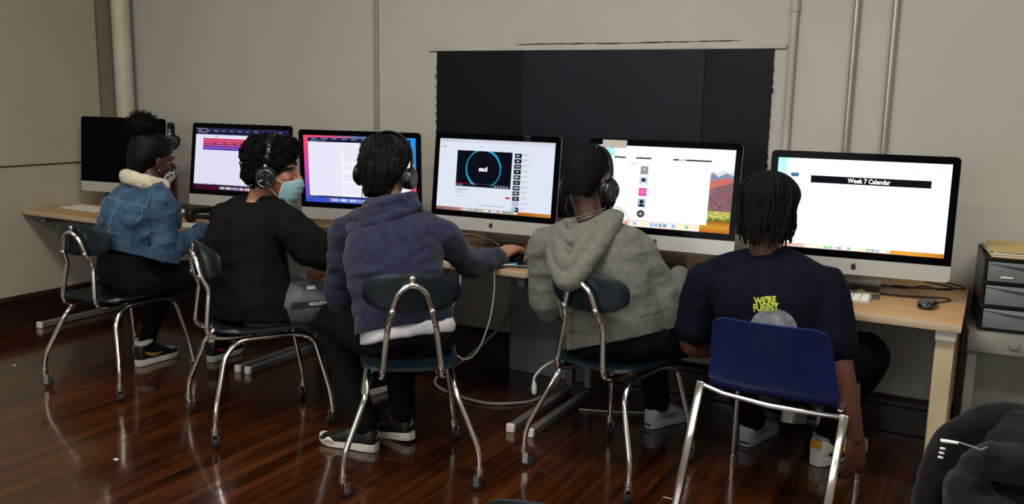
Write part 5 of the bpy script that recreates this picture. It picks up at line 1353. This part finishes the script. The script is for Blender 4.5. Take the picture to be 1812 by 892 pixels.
for k in range(170):
    a = rg_.uniform(0, 2*PI); th0 = rg_.uniform(.05, .75); pts = []; sx, sy, sz = .0865, .1045, .091; ln = rg_.uniform(.145, .215) if math.sin(a) < .1 else rg_.uniform(.10, .15); zc = .046
    front = math.sin(a) > .55
    if front and rg_.random() < .5: continue
    th = th0; flare = rg_.uniform(1.0, 1.05)
    if rg_.random() < .16 and abs(math.cos(a)) > .5: flare = rg_.uniform(1.10, 1.22); ln *= rg_.uniform(.6, .9)
    for i in range(16):
        if th < 1.62:
            fl = 1.015+(flare-1)*min(1, th/1.3)**2; pts.append(V((sx*math.sin(th)*math.cos(a)*fl, -.02+sy*math.sin(th)*math.sin(a)*fl, zc+sz*math.cos(th)*fl))); th += .20
        else:
            if not pts: break
            p = pts[-1].copy(); a += rg_.uniform(-.05, .05); p.z -= .016; k2 = rg_.uniform(.968, .99) if math.sin(a) < .1 else 1.0
            p.x = p.x*k2+rg_.uniform(-.004, .004); p.y = -.02+(p.y+.02)*k2+rg_.uniform(-.003, .003)
            if p.z < zc-ln: break
            pts.append(p)
    if len(pts) > 4:
        r_ = rg_.uniform(.0052, .0068); q.tube([V(x) for x in catmull([tuple(p) for p in pts], 2)], [r_*.8, r_, r_, r_*.95, r_*.8, r_*.45], 6, M=H)
q.obj('locs', locm, hr, fixn=False, kind='stuff')
q = MB(); q.limb([(-.082, .0, -.012), (-.088, .006, -.02), (-.086, .012, -.045)], [.007, .006, .004], 10, 4, M=H); q.obj('earbud', mat('pale_blue_plastic', '#9fb4cf', .3), r5, label='pale blue earbud')
u, M = shoe(r5, (-.512, -.505, 0), -26, (shwht, shwht, shgry, shwht), .325, 'low', label='white sneaker with amber and grey panels')
q = MB()
for s in (-1, 1): q.limb([(s*.040, .05, .060), (s*.043, .09, .052), (s*.046, .13, .058), (s*.045, .165, .048)], [.006, .013, .012, .006], 10, 4, M=M)
q.obj('amber_panel', amber, u)
q = MB()
for s in (-1, 1): q.limb([(s*.036, .035, .045), (s*.043, .075, .036), (s*.047, .13, .040), (s*.047, .18, .036)], [.006, .010, .010, .006], 10, 4, M=M)
q.obj('dark_panel', blackm, u)
q = MB(); q.rbox((0, .003, .075), (.040, .008, .026), .003, 2, M); q.obj('heel_tab', amber, u)
q = MB(); q.tube([M @ V((0, .058, .085)), M @ V((0, .056, .13)), M @ V((0, .055, .19))], [.040, .040, .045], 16); q.obj('sock', sock, u)
u, M = shoe(r5, (-.66, -.315, .085), 0, (shwht, shwht, shgry, shwht), .27, 'low', -17, label='white sneaker reaching under the desk')
# ================================================================== RIGHT EDGE: cart, drawers, coat ; and small leftovers
blkframe = mat('black_frame_plastic', '#0d0d0f', .35); clear = mat('frosted_drawer', '#6e7674', .35, var=.08, alpha=.86); cart_m = mat('grey_cart_plastic', '#6f6b63', .7, vs=9, col2='#8b877c', bump=.3, bs=60)
cartx, carty = -.002, -.400
t = thing('utility_cart', 'stained grey plastic utility cart at the right edge, carrying the drawer tower', 'cart', (.25, -.2, 0))
CM = tr(cartx, carty, 0) @ rot('Z', 5)
q = MB(); q.rbox((.24, .17, .578), (.54, .40, .045), .012, 2, CM); q.rbox((.24, -.022, .560), (.54, .02, .07), .008, 2, CM); q.obj('top_tray', cart_m, t)
q = MB(); q.rbox((.12, -.034, .565), (.035, .014, .03), .006, 2, CM); q.obj('latch', cart_m, t)
for x, y in ((-.008, .0), (.49, .0), (-.008, .34), (.49, .34)):
    q = MB(); q.rbox((x, y, .30), (.034, .034, .56), .006, 2, CM); q.obj('leg', cart_m if y < .1 else dark_wood, t)
q = MB(); q.rbox((.24, .17, .14), (.50, .36, .03), .008, 2, CM); q.obj('lower_shelf', cart_m, t)
t = thing('drawer_tower', 'black drawer tower with three frosted drawers on the grey cart', 'drawers', (.2, -.25, .602))
DM = tr(cartx, carty, .602) @ rot('Z', 5)
for x in (.006, .370):
    q = MB(); q.rbox((x, .17, .135), (.012, .34, .27), .004, 1, DM); q.obj('side_panel', blkframe, t)
for z in (.006, .092, .178, .264):
    q = MB(); q.rbox((.188, .17, z), (.376, .345, .012), .003, 1, DM); q.obj('shelf_frame', blkframe, t)
for k in range(3):
    z = .012+k*.086
    q = MB(); q.rbox((.188, -.004, z+.036), (.350, .008, .070), .003, 2, DM); q.rbox((.188, .16, z+.004), (.345, .32, .004), .001, 1, DM); d_ = q.obj('drawer', clear, t)
    g = [[(.015+.346*i/14, -.012-.010*math.sin(PI*i/14)*(1-abs(v)), z+.066-.018*math.sin(PI*i/14)*(v+1)/2) for i in range(15)] for v in (-1, 0, 1)]
    q = MB(); q.sheet(g, .003, DM); q.obj('pull', clear, d_)
    q = MB()
    if k == 0: q.rbox((.045, .015, z+.022), (.05, .02, .03), .002, 1, DM); q.obj('contents', mat('cream_box', '#b9b08a', .7), d_)
    if k == 2: q.rbox((.075, -.0105, z+.018), (.040, .004, .006), .001, 1, DM); q.obj('label_holder', capw, d_)
q = MB(); q.rbox((.0, .0, .0), (1, 1, 1), .0, 1) if False else None
t = thing('paper_stack', 'stack of manila folders and papers on top of the drawer tower', 'papers', (.2, -.25, .872))
pm = [mat('manila', '#b7a26c', .8), paper, mat('manila_dark', '#9c7f45', .8), mat('cream_card', '#d2cbb4', .8)]
rg2 = random.Random(9)
for k in range(6):
    q = MB(); a = rg2.uniform(-4, 4); M = tr(cartx+.19, carty+.165, .8725+k*.0042) @ rot('Z', 5+a)
    q.rbox((rg2.uniform(-.012, .008), rg2.uniform(-.012, .012), .0018), (.36, .30, .0034), .001, 1, M); q.obj('folder', pm[(2, 1, 0, 1, 3, 0)[k]], t)
# coat over the chair at the right edge
fleece = mat('charcoal_fleece', '#0a0a0b', .95, var=.25, vs=30, bump=.8, bs=160, sheen=.08, spec=.12, bdist=.004); coatm = mat('charcoal_jersey', '#141416', .92, var=.2, vs=24, bump=.4, bs=300, sheen=.08, spec=.12)
CT = tr(.0, -.36, .128)
t = thing('coat', 'dark charcoal hooded coat draped over a chair back in the right corner', 'coat', (.20, -2.04, 0))
q = MB()
q.limb([CT @ V(p) for p in ((-.035, -1.73, .30), (-.050, -1.73, .47), (-.035, -1.71, .585), (.01, -1.69, .645), (.07, -1.67, .668), (.16, -1.66, .66))], [.030, .034, .034, .034, .032, .03], 14, 5)
me = remesh(q, 'collar', .006, 3); me = folds(me, [(.006, (24, 24, 24), 3, False)]); me.materials.append(fleece); link('collar', me, t, 'black fleece collar band')
q = MB()
q.loft([(CT @ V(c_), (1, 0, 0), (0, 1, 0), w_, d_) for c_, w_, d_ in (((.25, -1.70, .24), .25, .11), ((.25, -1.70, .42), .245, .11), ((.245, -1.70, .55), .235, .105), ((.24, -1.69, .64), .21, .09), ((.23, -1.68, .690), .15, .055))], 30, 4)
q.limb([CT @ V(p) for p in ((.012, -1.78, .56), (.05, -1.81, .47), (.14, -1.83, .40), (.26, -1.83, .37), (.40, -1.82, .40))], [.04, .05, .055, .055, .05], 16, 5)
q.limb([CT @ V(p) for p in ((.012, -1.77, .60), (.06, -1.80, .625), (.16, -1.80, .62), (.30, -1.79, .60), (.44, -1.78, .59))], [.030, .035, .042, .045, .04], 16, 5)
q.limb([CT @ V(p) for p in ((.06, -1.82, .53), (.18, -1.845, .50), (.34, -1.84, .49))], [.03, .045, .04], 16, 5)
me = remesh(q, 'shell', .007, 5); me = folds(me, [(.016, (7, 7, 10), 6, True), (.006, (20, 20, 24), 7, True)]); me.materials.append(coatm); sh_ = link('shell', me, t); bv = bvh_of(me)
def on_coat(x, z, off): h, n = onto(bv, (x, -3.0, z), (0, 1, 0)); return (h if h is not None else V((x, -2.2, z)))+V((0, -off, 0))
q = MB(); q.tube([on_coat(-.040, .788, .004), on_coat(-.026, .789, .005), on_coat(-.010, .790, .006)], [.0034, .0034, .0026], 8); q.obj('drawstring_tip', capw, t, label='white drawstring tip')
q = MB(); q.tube([on_coat(x, z, .002) for x, z in ((-.010, .790), (.002, .788), (.015, .786), (.027, .783), (.037, .780))], .0018, 6); q.obj('drawstring', mat('grey_cord', '#6d6e72', .8), t)
q = MB()
for k in range(3): q.rbox(on_coat(-.035-.001*k, .772-.009*k, .001), (.010, .006, .004), .0015, 1)
q.obj('stitch_marks', capw, t)
# scraps on the floor
for k, (x, y, s, lab) in enumerate(((-2.86, -1.86, .012, 'torn white paper scrap on the floor near the black-shirt chair'), (-4.31, -1.34, .010, 'tiny pale scrap on the floor by the left wall'))):
    q = MB(); q.prism([(x-s, y-.3*s), (x+s, y-.5*s), (x+.8*s, y+.4*s), (x-.2*s, y+.9*s)], .0006, .0022); tag(q.obj('paper_scrap', paper, smooth=False), lab, 'paper')
# headphones lying on the desk and hanging on the dark monitor
hx = tr(-3.78, -.52, ZD+.047) @ rot('Z', 20) @ rot('X', -86); headphones('black headphones lying on the desk behind the denim sleeve', hx, .95)
hx = tr(-4.238, -.345, 1.125) @ rot('Z', 132); headphones('black headphones hanging over the corner of the switched-off computer', hx, .74)
